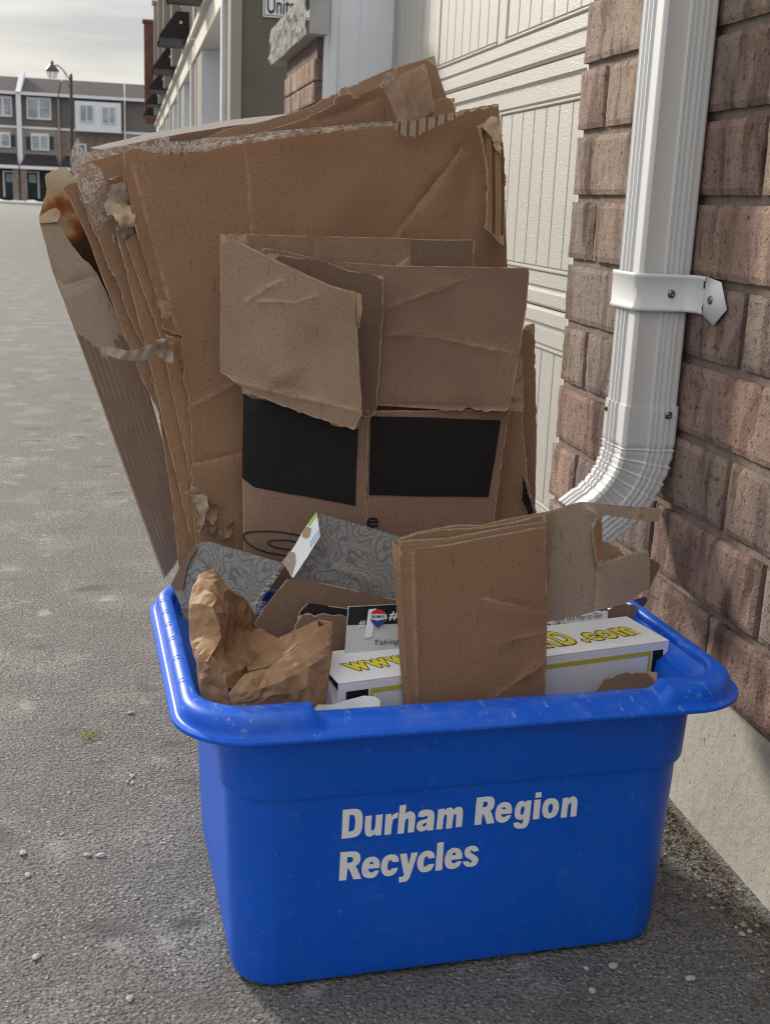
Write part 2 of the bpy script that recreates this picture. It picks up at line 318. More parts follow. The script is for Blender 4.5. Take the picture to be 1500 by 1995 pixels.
# ---------------------------------------------------------------- sheet builder
def resample(poly, torn, res, amp, seed):
    out = []; n = len(poly)
    for i in range(n):
        a, b = poly[i], poly[(i+1) % n]; L_ = math.dist(a, b)
        r_ = res*.35 if torn[i] else res
        k = max(1, int(L_/r_)); nx, ny = -(b[1]-a[1])/max(L_, 1e-6), (b[0]-a[0])/max(L_, 1e-6)
        for j in range(k):
            t = j/k; x = a[0]+(b[0]-a[0])*t; y = a[1]+(b[1]-a[1])*t
            if torn[i] and j:
                d = amp*(noise.noise(Vector((x*90+seed, y*90, 0)))*1.1+noise.noise(Vector((x*320+seed, y*320, 3)))*.8+random.uniform(-.25, .25))
                x += nx*d; y += ny*d
            elif j:
                d = .0006*noise.noise(Vector((x*60+seed, y*60, 9))); x += nx*d; y += ny*d
            out.append((x, y))
    return out
LIP = .0011
def sheet(name, poly, anchors, mats=('card', 'edge', None), thick=.004, parent=None, torn=(), amp=.003, res=.012, warp=.0025, wscale=5, creases=(), dents=(), curl=None, seed=0, smooth=True, interior=True, lip=None):
    if lip is None: lip = LIP if thick > .0015 else 0
    A, B, C = [PY(*a) for a in anchors]
    n = (B-A).cross(C-A).normalized()
    if n.y > 0: n = -n
    u = Vector((0, 0, 1)).cross(-n)
    if u.length < 1e-4: u = Vector((1, 0, 0))
    u.normalize(); v = (-n).cross(u) * -1
    v = n.cross(u)
    if v.z < 0: v = -v
    def uv2(p): d = p-A; return (d.dot(u), d.dot(v))
    P2 = [uv2(PP(x, y, A, n)) for x, y in poly]
    tr = [i in torn for i in range(len(poly))]
    bd = resample(P2, tr, res, amp, seed)
    area = sum(bd[i][0]*bd[(i+1) % len(bd)][1]-bd[(i+1) % len(bd)][0]*bd[i][1] for i in range(len(bd)))
    if area < 0: bd.reverse()
    nb = len(bd); pts = [Vector(p) for p in bd]
    isT = [False]*nb; ins = []
    lipw = lip
    if lip:
        for i in range(nb):
            a, b, c = bd[i-1], bd[i], bd[(i+1) % nb]
            tx, ty = c[0]-a[0], c[1]-a[1]; l_ = math.hypot(tx, ty) or 1
            w_ = lip*(1+(.9*noise.noise(Vector((b[0]*150, b[1]*150, seed))) if torn else 0))
            ins.append((b[0]-ty/l_*w_, b[1]+tx/l_*w_))
        pts += [Vector(p) for p in ins]
    n_in = len(pts)
    cr0 = [(uv2(PP(a, b, A, n)), uv2(PP(c, d, A, n)), am, w) for a, b, c, d, am, w in creases]
    if interior:
        x0 = min(p[0] for p in bd); x1 = max(p[0] for p in bd); y0 = min(p[1] for p in bd); y1 = max(p[1] for p in bd)
        def inside(x, y):
            c = False; j = nb-1
            for i in range(nb):
                xi, yi = bd[i]; xj, yj = bd[j]
                if (yi > y) != (yj > y) and x < (xj-xi)*(y-yi)/(yj-yi)+xi: c = not c
                j = i
            return c
        bx = bd+ins
        for (a, b, am, w) in cr0:
            L_ = math.dist(a, b); k = max(2, int(L_/.004)); nx1, ny1 = -(b[1]-a[1])/L_, (b[0]-a[0])/L_
            for q in range(k+1):
                for off_ in (0, .8*w, -.8*w, 1.8*w, -1.8*w):
                    x = a[0]+(b[0]-a[0])*q/k+nx1*off_; y = a[1]+(b[1]-a[1])*q/k+ny1*off_
                    if inside(x, y) and min((x-q_[0])**2+(y-q_[1])**2 for q_ in bx) > (lip*1.2)**2+1e-6: pts.append(Vector((x, y)))
        ny_ = int((y1-y0)/res)+1; nx_ = int((x1-x0)/res)+1
        for iy in range(ny_+1):
            for ix in range(nx_+1):
                x = x0+(ix+(.5 if iy % 2 else 0))*res; y = y0+iy*res
                if inside(x, y) and min((x-q[0])**2+(y-q[1])**2 for q in bx) > (res*.45)**2: pts.append(Vector((x, y)))
    vo, eo, fo, *_ = delaunay_2d_cdt(pts, [(i, (i+1) % nb) for i in range(nb)], [], 1, 1e-6)
    cr = [(uv2(PP(a, b, A, n)), uv2(PP(c, d, A, n)), am, w) for a, b, c, d, am, w in creases]
    dn = [(uv2(PP(a, b, A, n)), am, w) for a, b, am, w in dents]
    def disp(x, y):
        w = warp*noise.noise(Vector((x*wscale+seed*3.1, y*wscale, seed)))*1.6
        w += warp*.35*noise.noise(Vector((x*wscale*4+seed, y*wscale*4, seed+5)))
        for (a, b, am, wd) in cr:
            dx, dy = b[0]-a[0], b[1]-a[1]; L2 = dx*dx+dy*dy
            t = max(0, min(1, ((x-a[0])*dx+(y-a[1])*dy)/L2))
            jit = .004*noise.noise(Vector((x*40, y*40, 2)))
            d = math.hypot(x-a[0]-t*dx, y-a[1]-t*dy)+jit
            w += am*math.exp(-(d/wd)**2)*math.sin(math.pi*min(1, max(0, .1+t*.8)))
        for (c, am, wd) in dn: w += am*math.exp(-((x-c[0])**2+(y-c[1])**2)/(wd*wd))
        if curl: w += curl(x, y)
        return w
    nv = len(vo); V = []; UV = []
    cc = {(round(p.x, 5), round(p.y, 5)) for p in pts[:n_in]}
    inl = [(round(p[0], 5), round(p[1], 5)) in cc for p in vo]
    SCF = []
    for p in vo:
        sv_ = 0
        for (a, b, am, wd) in cr0:
            dx, dy = b[0]-a[0], b[1]-a[1]; t = max(0, min(1, ((p[0]-a[0])*dx+(p[1]-a[1])*dy)/(dx*dx+dy*dy)))
            d = math.hypot(p[0]-a[0]-t*dx, p[1]-a[1]-t*dy)
            if wd < .008: sv_ = max(sv_, .75*math.exp(-(d/.0016)**2)*(.6+.8*noise.noise(Vector((p[0]*90, p[1]*90, 1)))))
        SCF.append(max(0, sv_))
    for p in vo: w = disp(p[0], p[1]); V.append(A+u*p[0]+v*p[1]+n*w); UV.append((p[0], p[1]))
    for p in vo: w = disp(p[0], p[1]); V.append(A+u*p[0]+v*p[1]+n*(w-thick)); UV.append((p[0]+.3, p[1]))
    F = []; MI = []
    back = 2 if mats[2] else 0
    lipi = 3 if mats[2] else 2
    for f in fo:
        f = list(f)
        a = vo[f[0]]; b = vo[f[1]]; c = vo[f[2]]
        s_ = (b[0]-a[0])*(c[1]-a[1])-(b[1]-a[1])*(c[0]-a[0])
        up = u.cross(v).dot(n) > 0
        if (s_ < 0) == up: f.reverse()
        F.append(f); MI.append(lipi if (lip and all(inl[i] for i in f)) else 0); F.append([nv+i for i in reversed(f)]); MI.append(back)
    # rim
    lipset = set()
    key = {}
    for i, p in enumerate(vo): key[(round(p[0], 5), round(p[1], 5))] = i
    ids = [key.get((round(p[0], 5), round(p[1], 5))) for p in bd]
    if None in ids:
        ids = [min(range(len(vo)), key=lambda k: (vo[k][0]-p[0])**2+(vo[k][1]-p[1])**2) for p in bd]
    base = len(V); s = 0
    for k in range(nb+1):
        i = ids[k % nb]
        if k: s += math.dist(bd[k % nb], bd[k-1])
        V.append(V[i].copy()); UV.append((s, 0)); V.append(V[nv+i].copy()); UV.append((s, 1))
    for k in range(nb):
        a = base+2*k; F.append((a, a+1, a+3, a+2)); MI.append(1)
    ms = [M[mats[0]], M[mats[1]]]+([M[mats[2]]] if mats[2] else [])+[M['edge_plain']]
    o = mesh_obj(name, V, F, ms, parent, mi=MI, uv=UV, smooth=smooth)
    if any(SCF):
        ca = o.data.attributes.new('scuff', 'FLOAT', 'POINT'); ca.data.foreach_set('value', SCF+SCF+[0]*(len(V)-2*nv))
    return o, (A, u, v, n, disp)
def decal(name, poly, frame, m, parent, off=.0009, res=.02, follow=True):
    """flat printed patch lying on a sheet, poly in pixels"""
    A, u, v, n, disp = frame
    P2 = []
    for x, y in poly: d = PP(x, y, A, n)-A; P2.append((d.dot(u), d.dot(v)))
    return decal_uv(name, P2, frame, m, parent, off, res)
def decal_uv(name, P2, frame, m, parent, off=.0009, res=.015):
    A, u, v, n, disp = frame
    bd = resample(P2, [False]*len(P2), res, 0, 0)
    area = sum(bd[i][0]*bd[(i+1) % len(bd)][1]-bd[(i+1) % len(bd)][0]*bd[i][1] for i in range(len(bd)))
    if area < 0: bd.reverse()
    nb = len(bd); pts = [Vector(p) for p in bd]
    x0 = min(p[0] for p in bd); x1 = max(p[0] for p in bd); y0 = min(p[1] for p in bd); y1 = max(p[1] for p in bd)
    y = y0+res
    while y < y1:
        x = x0+res
        while x < x1:
            c = False; j = nb-1
            for i in range(nb):
                xi, yi = bd[i]; xj, yj = bd[j]
                if (yi > y) != (yj > y) and x < (xj-xi)*(y-yi)/(yj-yi)+xi: c = not c
                j = i
            if c and min((x-q[0])**2+(y-q[1])**2 for q in bd) > (res*.45)**2: pts.append(Vector((x, y)))
            x += res
        y += res
    vo, eo, fo, *_ = delaunay_2d_cdt(pts, [(i, (i+1) % nb) for i in range(nb)], [], 1, 1e-6)
    V = [A+u*p[0]+v*p[1]+n*((disp(p[0], p[1]) if disp else 0)+off) for p in vo]
    up = u.cross(v).dot(n) > 0
    F = []
    for f in fo:
        f = list(f); a, b, c = (vo[i] for i in f[:3])
        if (((b[0]-a[0])*(c[1]-a[1])-(b[1]-a[1])*(c[0]-a[0])) < 0) == up: f.reverse()
        F.append(f)
    return mesh_obj(name, V, F, m, parent, uv=[(p[0], p[1]) for p in vo], smooth=True)

# text as mesh, normalised, mapped on a plane
def text_geo(body, bold=0., shear=0., spacing=1.):
    c = bpy.data.curves.new('t', 'FONT'); c.body = body; c.size = 1; c.offset = bold; c.shear = shear; c.space_character = spacing
    c.fill_mode = 'FRONT'; c.resolution_u = 4
    o = bpy.data.objects.new('t', c); COL.objects.link(o); bpy.context.view_layer.update()
    me = bpy.data.meshes.new_from_object(o)
    V = [v.co.copy() for v in me.vertices]; F = [list(p.vertices) for p in me.polygons]
    bpy.data.objects.remove(o); bpy.data.curves.remove(c); bpy.data.meshes.remove(me)
    return V, F
def text_on(parts, p0, p1, up, capz, bold=.0, shear=.0, body='', spacing=1., ref=None, off=None):
    """append text to MB: baseline from p0 to p1, cap height vector 'up' (cap height of font ~ .73)"""
    V, F = text_geo(body, bold, shear, spacing)
    V0, _ = text_geo(body, 0 if ref is None else ref, shear, spacing)
    xa = min(v.x for v in V0); xb = max(v.x for v in V0)
    cap = .73
    vs = []
    for v in V:
        vs.append(Vector(p0)+(Vector(p1)-Vector(p0))*((v.x-xa)/(xb-xa))+Vector(up)*(v.y/cap)+(off or Vector()))
    parts.add(vs, F)

# ================================================================ ground
def gz(x, y):
    z = -.31*max(0, min(1, (y-18)/70))
    if y < 5: z += .003*noise.noise(Vector((x*2.2, y*2.2, 1)))+.0018*noise.noise(Vector((x*9, y*9, 4)))
    return z
xs = [-150, -80, -40, -20, -10, -5, -3, -2, -1.5]+[-1.2+.03*i for i in range(68)]+[.9, 1.2, 2, 4, 8, 20, 60, 150]
ys = [-4, 0, .5]+[.7+.03*i for i in range(62)]+[2.7, 3, 3.5, 4, 5, 7, 9, 12, 18, 25, 35, 50, 65, 80, 88, 120, 250]
gv = [(x, y, gz(x, y)) for y in ys for x in xs]; nx_ = len(xs)
gf = [(j*nx_+i, j*nx_+i+1, (j+1)*nx_+i+1, (j+1)*nx_+i) for j in range(len(ys)-1) for i in range(nx_-1)]
tag(mesh_obj('asphalt_ground', gv, gf, M['asphalt'], smooth=True), kind='structure')
M['pavement'] = mat('pale pavement', (.46, .45, .43), .9, [(2, (.4, .39, .37), .4, .7)])
pb = MB(); pb.box((-40, 78, -.31), (20, 84.5, -.285))
tag(pb.build('far_road', mat('far road', (.30, .295, .29), .9, [(.5, (.36, .35, .34), .4, .7)])), kind='structure')
pb = MB(); pb.box((-40, 84.6, -.31), (20, 89.9, -.17))
tag(pb.build('far_pavement', M['pavement']), kind='structure')
M['snow'] = mat('old snow', (.82, .84, .88), .8)
sv = []; sf = []
for i in range(120):
    x = -14+i*.16; h = .10+.13*noise.noise(Vector((x*1.3, 0, 0)))+.08*noise.noise(Vector((x*5, 2, 0)))
    sv += [(x, 87.2, -.17), (x, 87.6, -.17+max(0, h)), (x, 88.2, -.17+max(0, h*.8)), (x, 88.6, -.17)]
    if i: sf += [(4*(i-1)+k, 4*i+k, 4*i+k+1, 4*(i-1)+k+1) for k in range(3)]
tag(mesh_obj('snow_bank', sv, sf, M['snow'], smooth=True), kind='stuff', label='strip of old snow in front of the far townhouses')

# ================================================================ near brick wall with foundation
XW = .706
TINTS = [(.295, .205, .175), (.27, .19, .165), (.30, .235, .195), (.235, .19, .17), (.285, .215, .185), (.305, .240, .20), (.225, .170, .152)]
def brick(mb, y0, y1, z0, z1, x, depth, c, out=-1, axis='x', rng=random):
    """a split face brick: relief grid on the face looking along -X, bevelled towards the joints"""
    nu = max(5, int((y1-y0)/.0085)); nv = 11; vs = []; fs = []; so = rng.random()*50; tilt = rng.uniform(-.0025, .0025)
    for j in range(nv+1):
        for i in range(nu+1):
            fu, fv = i/nu, j/nv; yy = y0+(y1-y0)*fu; zz = z0+(z1-z0)*fv
            e = min(fu*(y1-y0), (1-fu)*(y1-y0), fv*(z1-z0), (1-fv)*(z1-z0))
            d = .0020*noise.noise(Vector((yy*14+so, zz*14, so)))+.0012*noise.noise(Vector((yy*70+so, zz*60, so)))+tilt*(fu-.5)
            d -= .0026*math.exp(-e/.0014)
            if e < 1e-6:
                yy += .0010*noise.noise(Vector((yy*60, zz*60+so, 1))); zz += .0010*noise.noise(Vector((yy*60+9, zz*60, so)))
            vs.append((x-d, yy, zz))
    W = nu+1
    for j in range(nv):
        for i in range(nu): a = j*W+i; fs.append((a, a+W, a+W+1, a+1))
    # sides back to the mortar
    rimi = [i for i in range(W)]+[j*W+nu for j in range(1, nv+1)]+[nv*W+i for i in range(nu-1, -1, -1)]+[j*W for j in range(nv-1, 0, -1)]
    b = len(vs); vs += [(x+depth, vs[i][1], vs[i][2]) for i in rimi]; n = len(rimi)
    for k in range(n): fs.append((rimi[k], rimi[(k+1) % n], b+(k+1) % n, b+k))
    mb.add(vs, fs, 0, c)
wall = thing('brick_wall', 'brown split face brick wall corner behind the downspout, on a concrete footing', 'wall', (XW, 1.2, 0))
bk = MB(); rng = random.Random(11)
YC = 1.885
for k in range(-1, 13):
    z0 = .185+.1*k+.012; z1 = .185+.1*(k+1)
    if k == 0 - 1: continue
    y = YC+rng.uniform(-.003, .003); first = True
    header = (k % 2 == 1)
    while y > -.9:
        w = .10 if (first and header) else .29
        c = rng.choice(TINTS); f_ = rng.uniform(.9, 1.12); c = tuple(q*f_ for q in c)
        brick(bk, y-w, y, z0, z1, XW+rng.uniform(-.0015, .0015), .016, c, rng=rng)
        y -= w+.012; first = False
bk.build('brickwork', M['brick'], wall, smooth=False, col=True)
mo = MB(); mo.box((XW+.009, -.9, .19), (XW+.26, YC-.004, 1.6)); mo.build('mortar', M['mortar'], wall)
# brick top continues above the frame
mo = MB(); mo.box((XW+.004, -.9, 1.601), (XW+.26, YC-.002, 2.6)); mo.build('upper_wall', mat('upper brick', (.30, .21, .17), .9), wall)
fv = []; ff = []; NY, NZ = 90, 12
for j in range(NZ+1):
    for i in range(NY+1):
        yy = -.9+2.77*i/NY; zz = -.05+.238*j/NZ
        fv.append((XW+.0075-.0018*noise.noise(Vector((yy*9, zz*9, 0))), yy, zz))
for j in range(NZ):
    for i in range(NY): a = j*(NY+1)+i; ff.append((a, a+NY+1, a+NY+2, a+1))
b = len(fv); fv += [(XW+.25, -.9, .188), (XW+.25, 1.87, .188)]; ff.append((NZ*(NY+1), b, b+1, NZ*(NY+1)+NY))
fv += [(XW+.25, 1.87, -.05)]; ff.append((NY, NZ*(NY+1)+NY, b+1, b+2))
mesh_obj('foundation', fv, ff, M['concrete'], wall, smooth=False)

# ================================================================ garage door
XD = 1.0; YF = 4.60
gd = thing('garage_door', 'cream embossed carriage style garage door beyond the brick corner', 'garage door', (XD, 3.2, 0))
# one section is .545 high: rails and grooved panels; section joint at z = 1.117, .54 ...
def section(zb, zt, ptop, pbot):
    m = MB()
    rl = .030
    def rail(za, zb_, bev=.007):   # raised horizontal board with bevelled long edges
        m.add([(XD, 1.6, za), (XD-.006, 1.6, za+bev), (XD-.006, 1.6, zb_-bev), (XD, 1.6, zb_), (XD, YF, za), (XD-.006, YF, za+bev), (XD-.006, YF, zb_-bev), (XD, YF, zb_)],
              [(0, 1, 5, 4), (1, 2, 6, 5), (2, 3, 7, 6)])
    # base slab
    m.box((XD+.002, 1.6, zb), (XD+.03, YF, zt))
    rail(zb+.0015, pbot-.040); rail(pbot-.036, pbot-.002) if False else None
    return m
SEC = [(1.117, 1.66), (.540, 1.114), (-.03, .537)]
for zb, zt in SEC:
    m = MB()
    def strip(y0, y1, z0, z1, h, bz=.006, by=.006):
        x0, x1 = XD, XD-h
        m.add([(x0, y0, z0), (x0, y1, z0), (x0, y1, z1), (x0, y0, z1), (x1, y0+by, z0+bz), (x1, y1-by, z0+bz), (x1, y1-by, z1-bz), (x1, y0+by, z1-bz)],
              [(4, 7, 6, 5), (0, 4, 5, 1), (1, 5, 6, 2), (2, 6, 7, 3), (3, 7, 4, 0)])
    m.box((XD+.0005, 1.6, zb), (XD+.03, YF+.06, zt))
    pb_, pt_ = zb+.084, zt-.090        # panel zone
    strip(1.6, YF+.06, zb, zb+.042, .009, .007, 0)        # bottom board
    strip(1.6, YF+.06, zb+.0475, pb_-.002, .006, .003, 0)
    strip(1.6, YF+.06, pt_+.002, zt-.0475, .006, .003, 0)
    strip(1.6, YF+.06, zt-.042, zt, .009, .007, 0)
    # stiles and grooved boards ; panels .70 long
    ye = YF-.63
    edges = [4.02-.0, ]
    for y1 in (4.70, 3.985, 3.25, 2.515, 1.78+.0):
        y0 = y1-.655
        strip(y1, y1+.075, pb_, pt_, .006, .002, .004)     # stile
        # moulding round the panel
        strip(y0, y1, pb_, pb_+.010, .0075, .003, .002); strip(y0, y1, pt_-.010, pt_, .0075, .003, .002)
        strip(y0, y0+.008, pb_+.011, pt_-.011, .006, .002, .003); strip(y1-.008, y1, pb_+.011, pt_-.011, .006, .002, .003)
        nb_ = 7; w = (y1-y0-.02)/nb_
        for q in range(nb_): strip(y0+.01+q*w+.0018, y0+.01+(q+1)*w-.0018, pb_+.0115, pt_-.0115, .0040, .002, .002)
    m.build('door_section', M['door'], gd)
jb = MB()
jb.box((.725, YF+.07, -.05), (1.05, YF+.13, 1.9))
jb.box((.745, YF+.061, -.05), (.775, YF+.0695, 1.9)); jb.box((.86, YF+.058, -.05), (.985, YF+.0695, 1.9))
jb.build('door_jamb', M['trim'], gd, bevel=.003)
jb = MB(); jb.box((XW+.02, YC+.002, -.05), (XD-.0, YC+.03, 1.9)); jb.build('door_jamb', M['trim'], gd)

# ================================================================ brick pillar with stone cap
pl = thing('brick_pillar', 'low brick pillar with rough grey stone cap beside the white garage trim', 'pillar', (.73, 5.2, 0))
pk = MB(); rng = random.Random(5); yA, yB = 4.70, 5.62
for k in range(14):
    z0 = .30+.083*k; z1 = z0+.075
    if z1 > 1.36: continue
    y = yB-.02-(0 if k % 2 else .10)
    cuts = [yB-.02]
    while cuts[-1] > yA+.12: cuts.append(cuts[-1]-(rng.uniform(.10, .24)))
    for a, b_ in zip(cuts, cuts[1:]+[yA]):
        if a-b_ < .03: continue
        c = rng.choice([(.36, .27, .22), (.40, .32, .26), (.31, .235, .20), (.35, .25, .20)]); brick(pk, b_, a-.006, z0, z1, .692, .02, c, rng=rng)
pk.build('brickwork', M['brick'], pl, col=True)
pk = MB(); pk.box((.704, yA+.003, -.05), (.86, yB-.02, 1.362)); 
for k in range(13):
    z0 = .30+.083*k
    pk.box((.708, yA-.006, z0), (.858, yA+.002, z0+.075))
pk.build('pillar_core', mat('brick side with painted shade', (.15, .10, .085), .9, [(20, (.10, .07, .06), .5, .7)], [('noise', 60, .6, .004)]), pl)  # core and near side; the side's shade is painted into this darker brick colour
cv = MB()
x0, x1, y0, y1, z0, z1 = .655, .728, 4.62, 5.80, 1.365, 1.52
NU, NV = 40, 6; vs = []
for j in range(NV+1):
    for i in range(NU+1):
        yy = y0+(y1-y0)*i/NU; zz = z0+(z1-z0)*j/NV
        e = 1 if 0 < j < NV else .4
        vs.append((x0-.016*e*(.4+noise.noise(Vector((yy*14, zz*24, 2)))+.6*noise.noise(Vector((yy*40, zz*50, 7)))), yy, zz+(.006*noise.noise(Vector((yy*12, 0, 1))))))
fs = [(j*(NU+1)+i, (j+1)*(NU+1)+i, (j+1)*(NU+1)+i+1, j*(NU+1)+i+1) for j in range(NV) for i in range(NU)]
cv.add(vs, fs, 0)
b = [(x0+.004, y0, z0), (x1, y0, z0), (x1, y1, z0), (x0+.004, y1, z0), (x0+.004, y0, z1), (x1, y0, z1), (x1, y1, z1), (x0+.004, y1, z1)]
cv.add(b, [(0, 3, 2, 1), (4, 5, 6, 7), (0, 1, 5, 4), (2, 3, 7, 6)], 1)
cv.build('stone_cap', [M['stone'], M['stone_smooth']], pl)

# ================================================================ downspout
ds = thing('downspout', 'white fluted square metal downspout strapped to the brick wall, crimped elbow at its foot', 'downspout', (.668, 1.457, .3))
def section_pts(w, ridges=True):
    """square fluted section, local (a: +X away from wall is -a, b: +Y) going round"""
    h = w/2; r = .009; P = []
    def side(n_, pr):   # positions along one side -1..1 with ridge height
        return [(-.62, 0), (-.56, 1), (-.50, 1), (-.44, 0), (-.36, 0), (-.30, 1), (-.24, 1), (-.18, 0), (.30, 0), (.38, 1), (.46, 1), (.54, 0)] if pr else []
    fr = [-.66, -.62, -.54, -.50, -.38, -.34, -.26, -.22, .20, .24, .32, .36, .44, .48]
    hs = [0, 1, 1, 0, 0, 1, 1, 0, 0, 1, 1, 0, 0, 0]
    side_ = []
    ridg = [-.52, -.30, .10, .32, .54]
    def tts(gs):
        o = [(-.80, 0)]
        for g in gs: o += [(g-.075, 0), (g-.035, 1), (g+.035, 1), (g+.075, 0)]
        return o+[(.80, 0)]
    TT = [tts((-.50, -.18, .14)), tts((-.02, .16, .38, .56)), tts((-.3, 0, .3)), tts((-.3, 0, .3, .5))]
    dirs = [((-1, 0), (0, -1)), ((0, -1), (1, 0)), ((1, 0), (0, 1)), ((0, 1), (-1, 0))]  # outward normal, travel
    for (n, tv), tt in zip(dirs, TT):
        for (t, hh) in tt:
            q = h+.0026*hh-.0013
            P.append((n[0]*q+tv[0]*t*h, n[1]*q+tv[1]*t*h))
        # rounded corner
        for an in (25, 50, 70):
            a = R(an); cx, cy = n[0]*(h-r)+tv[0]*(h-r), n[1]*(h-r)+tv[1]*(h-r)
            P.append((cx+(n[0]*math.cos(a)+tv[0]*math.sin(a))*r, cy+(n[1]*math.cos(a)+tv[1]*math.sin(a))*r))
    return P
def sweep(path, widths, closed_ends=True):
    """path: list of (centre, tangent-down angle phi) in the XZ plane: phi 0 = straight down, turning to -X"""
    V = []; F = []; n = None
    for (c, phi), w in zip(path, widths):
        S = section_pts(w); n = len(S)
        ax = Vector((math.cos(phi), 0, -math.sin(phi)*1.0))
        for a, b_ in S: V.append(Vector(c)+ax*a+Vector((0, 1, 0))*b_)
    for k in range(len(path)-1):
        for i in range(n): F.append((k*n+i, k*n+(i+1) % n, (k+1)*n+(i+1) % n, (k+1)*n+i))
    return V, F
cxp, cyp = .6665, 1.457
zs = [2.3-.02*i for i in range(90)]; zs = [z for z in zs if z > .50]
V, F = sweep([((cxp, cyp, z), 0) for z in zs], [.073]*len(zs)); mesh_obj('pipe', V, F, M['pipe'], ds, smooth=True).data.set_sharp_from_angle(angle=R(50))
# elbow: collar then crimped bend towards -X
path = []; wd = []
z = .528
path.append(((cxp, cyp, z), 0)); wd.append(.0765)
while z > .475: z -= .006; path.append(((cxp, cyp, z), 0)); wd.append(.0772)
phi = 0; c = Vector((cxp, cyp, z)); ncr = 6; steps = 9
for kc in range(ncr):
    for q in range(steps):
        f = q/steps
        phi += R(52)/(ncr*steps); st = .0185/steps
        c = c+Vector((-math.sin(phi), 0, -math.cos(phi)))*st
        prof = .0035*math.exp(-((f-.12)/.10)**2)-.0030*(1-abs(2*((f+.5) % 1)-1))*1.0
        path.append(((c.x, c.y, c.z), phi)); wd.append(.0772+2*prof*.7-.004*(kc/ncr))
for q in range(4):
    c = c+Vector((-math.sin(phi), 0, -math.cos(phi)))*.008
    path.append(((c.x, c.y, c.z), phi)); wd.append(.0735)
V, F = sweep(path, wd)
# inner skin so the mouth has thickness
n = len(section_pts(.07)); V2, F2 = sweep(path, [w-.003 for w in wd]); b = len(V); V += V2; F += [tuple(b+i for i in f[::-1]) for f in F2]
l0 = (len(path)-1)*n; F += [(l0+i, l0+(i+1) % n, b+l0+(i+1) % n, b+l0+i) for i in range(n)]; F += [((i+1) % n, i, b+i, b+(i+1) % n) for i in range(n)]
mesh_obj('elbow', V, F, M['pipe'], ds, smooth=True).data.set_sharp_from_angle(angle=R(50))
# strap
st = MB(); zc = .675; hh = .0235
ring = [(.7045, 1.499), (.640, 1.4995), (.6265, 1.495), (.6255, 1.490), (.6255, 1.424), (.6275, 1.4175), (.634, 1.4145), (.690, 1.4135), (.698, 1.4095), (.7018, 1.4010), (.7022, 1.3900), (.7022, 1.3820)]
vs = []; fs = []
prof = [(-hh, .0), (-hh+.0015, .0012), (-hh+.0045, .0012), (-hh+.006, 0), (0, .0004), (hh-.006, 0), (hh-.0045, .0012), (hh-.0015, .0012), (hh, 0)]
def nrm2(i):
    a = Vector((*ring[max(0, i-1)], 0)); b_ = Vector((*ring[min(len(ring)-1, i+1)], 0)); t = (b_-a).normalized(); return Vector((-t.y, t.x, 0))*-1
for i, (x, y) in enumerate(ring):
    nn = nrm2(i)
    for (dz, o) in prof:
        zz = zc+dz
        vs.append(Vector((x, y, zz))+nn*(o))
m_ = len(prof)
for i in range(len(ring)-1):
    for j in range(m_-1): fs.append((i*m_+j, i*m_+j+1, (i+1)*m_+j+1, (i+1)*m_+j))
# pointed tab lying against the wall
tipx = [(1372, 612), (1389, 634), (1415, 603), (1404, 550), (1368, 547)]
base = (len(ring)-1)*m_; tb0 = len(vs); vs += [PX(x, y, .7023) for x, y in tipx[1:4]]
fs.append((base, tb0, tb0+1, tb0+2, base+m_-1, base+5, base+4, base+3))
st.add(vs, fs); so_ = st.build('strap', M['pipe'], ds, smooth=True); so_.data.set_sharp_from_angle(angle=R(40))
md = so_.modifiers.new('s', 'SOLIDIFY'); md.thickness = .0008; md.offset = 0
def screw(p, nrm, r=.0042, m=M['screw'], parent=so_):
    nrm = Vector(nrm).normalized(); a = nrm.orthogonal().normalized(); b_ = nrm.cross(a); mb = MB(); p = Vector(p)
    prof = [(r*1.25, 0), (r*1.2, .0008), (r*.8, .0010), (r*.75, .0026), (r*.5, .003), (r*.45, .0016), (0.0001, .0016)]
    vs = []; k = 12
    for rr, h in prof:
        for i in range(k): an = 2*math.pi*i/k; vs.append(p+(a*math.cos(an)+b_*math.sin(an))*rr+nrm*h)
    fs = [(q*k+i, q*k+(i+1) % k, (q+1)*k+(i+1) % k, (q+1)*k+i) for q in range(len(prof)-1) for i in range(k)]
    mb.add(vs, fs); return mb.build('screw', m, parent, smooth=True)
screw((.672, 1.4120, .674), (0, -1, 0)); screw(PX(1383, 585, .7015), (-1, -.2, 0))
elb = [o for o in bpy.data.objects if o.name == 'elbow'][0]
screw((.688, 1.4175, .517), (0, -1, 0), parent=elb); screw((.6270, 1.479, .515), (-1, 0, 0), .003, M['rust'], parent=elb)

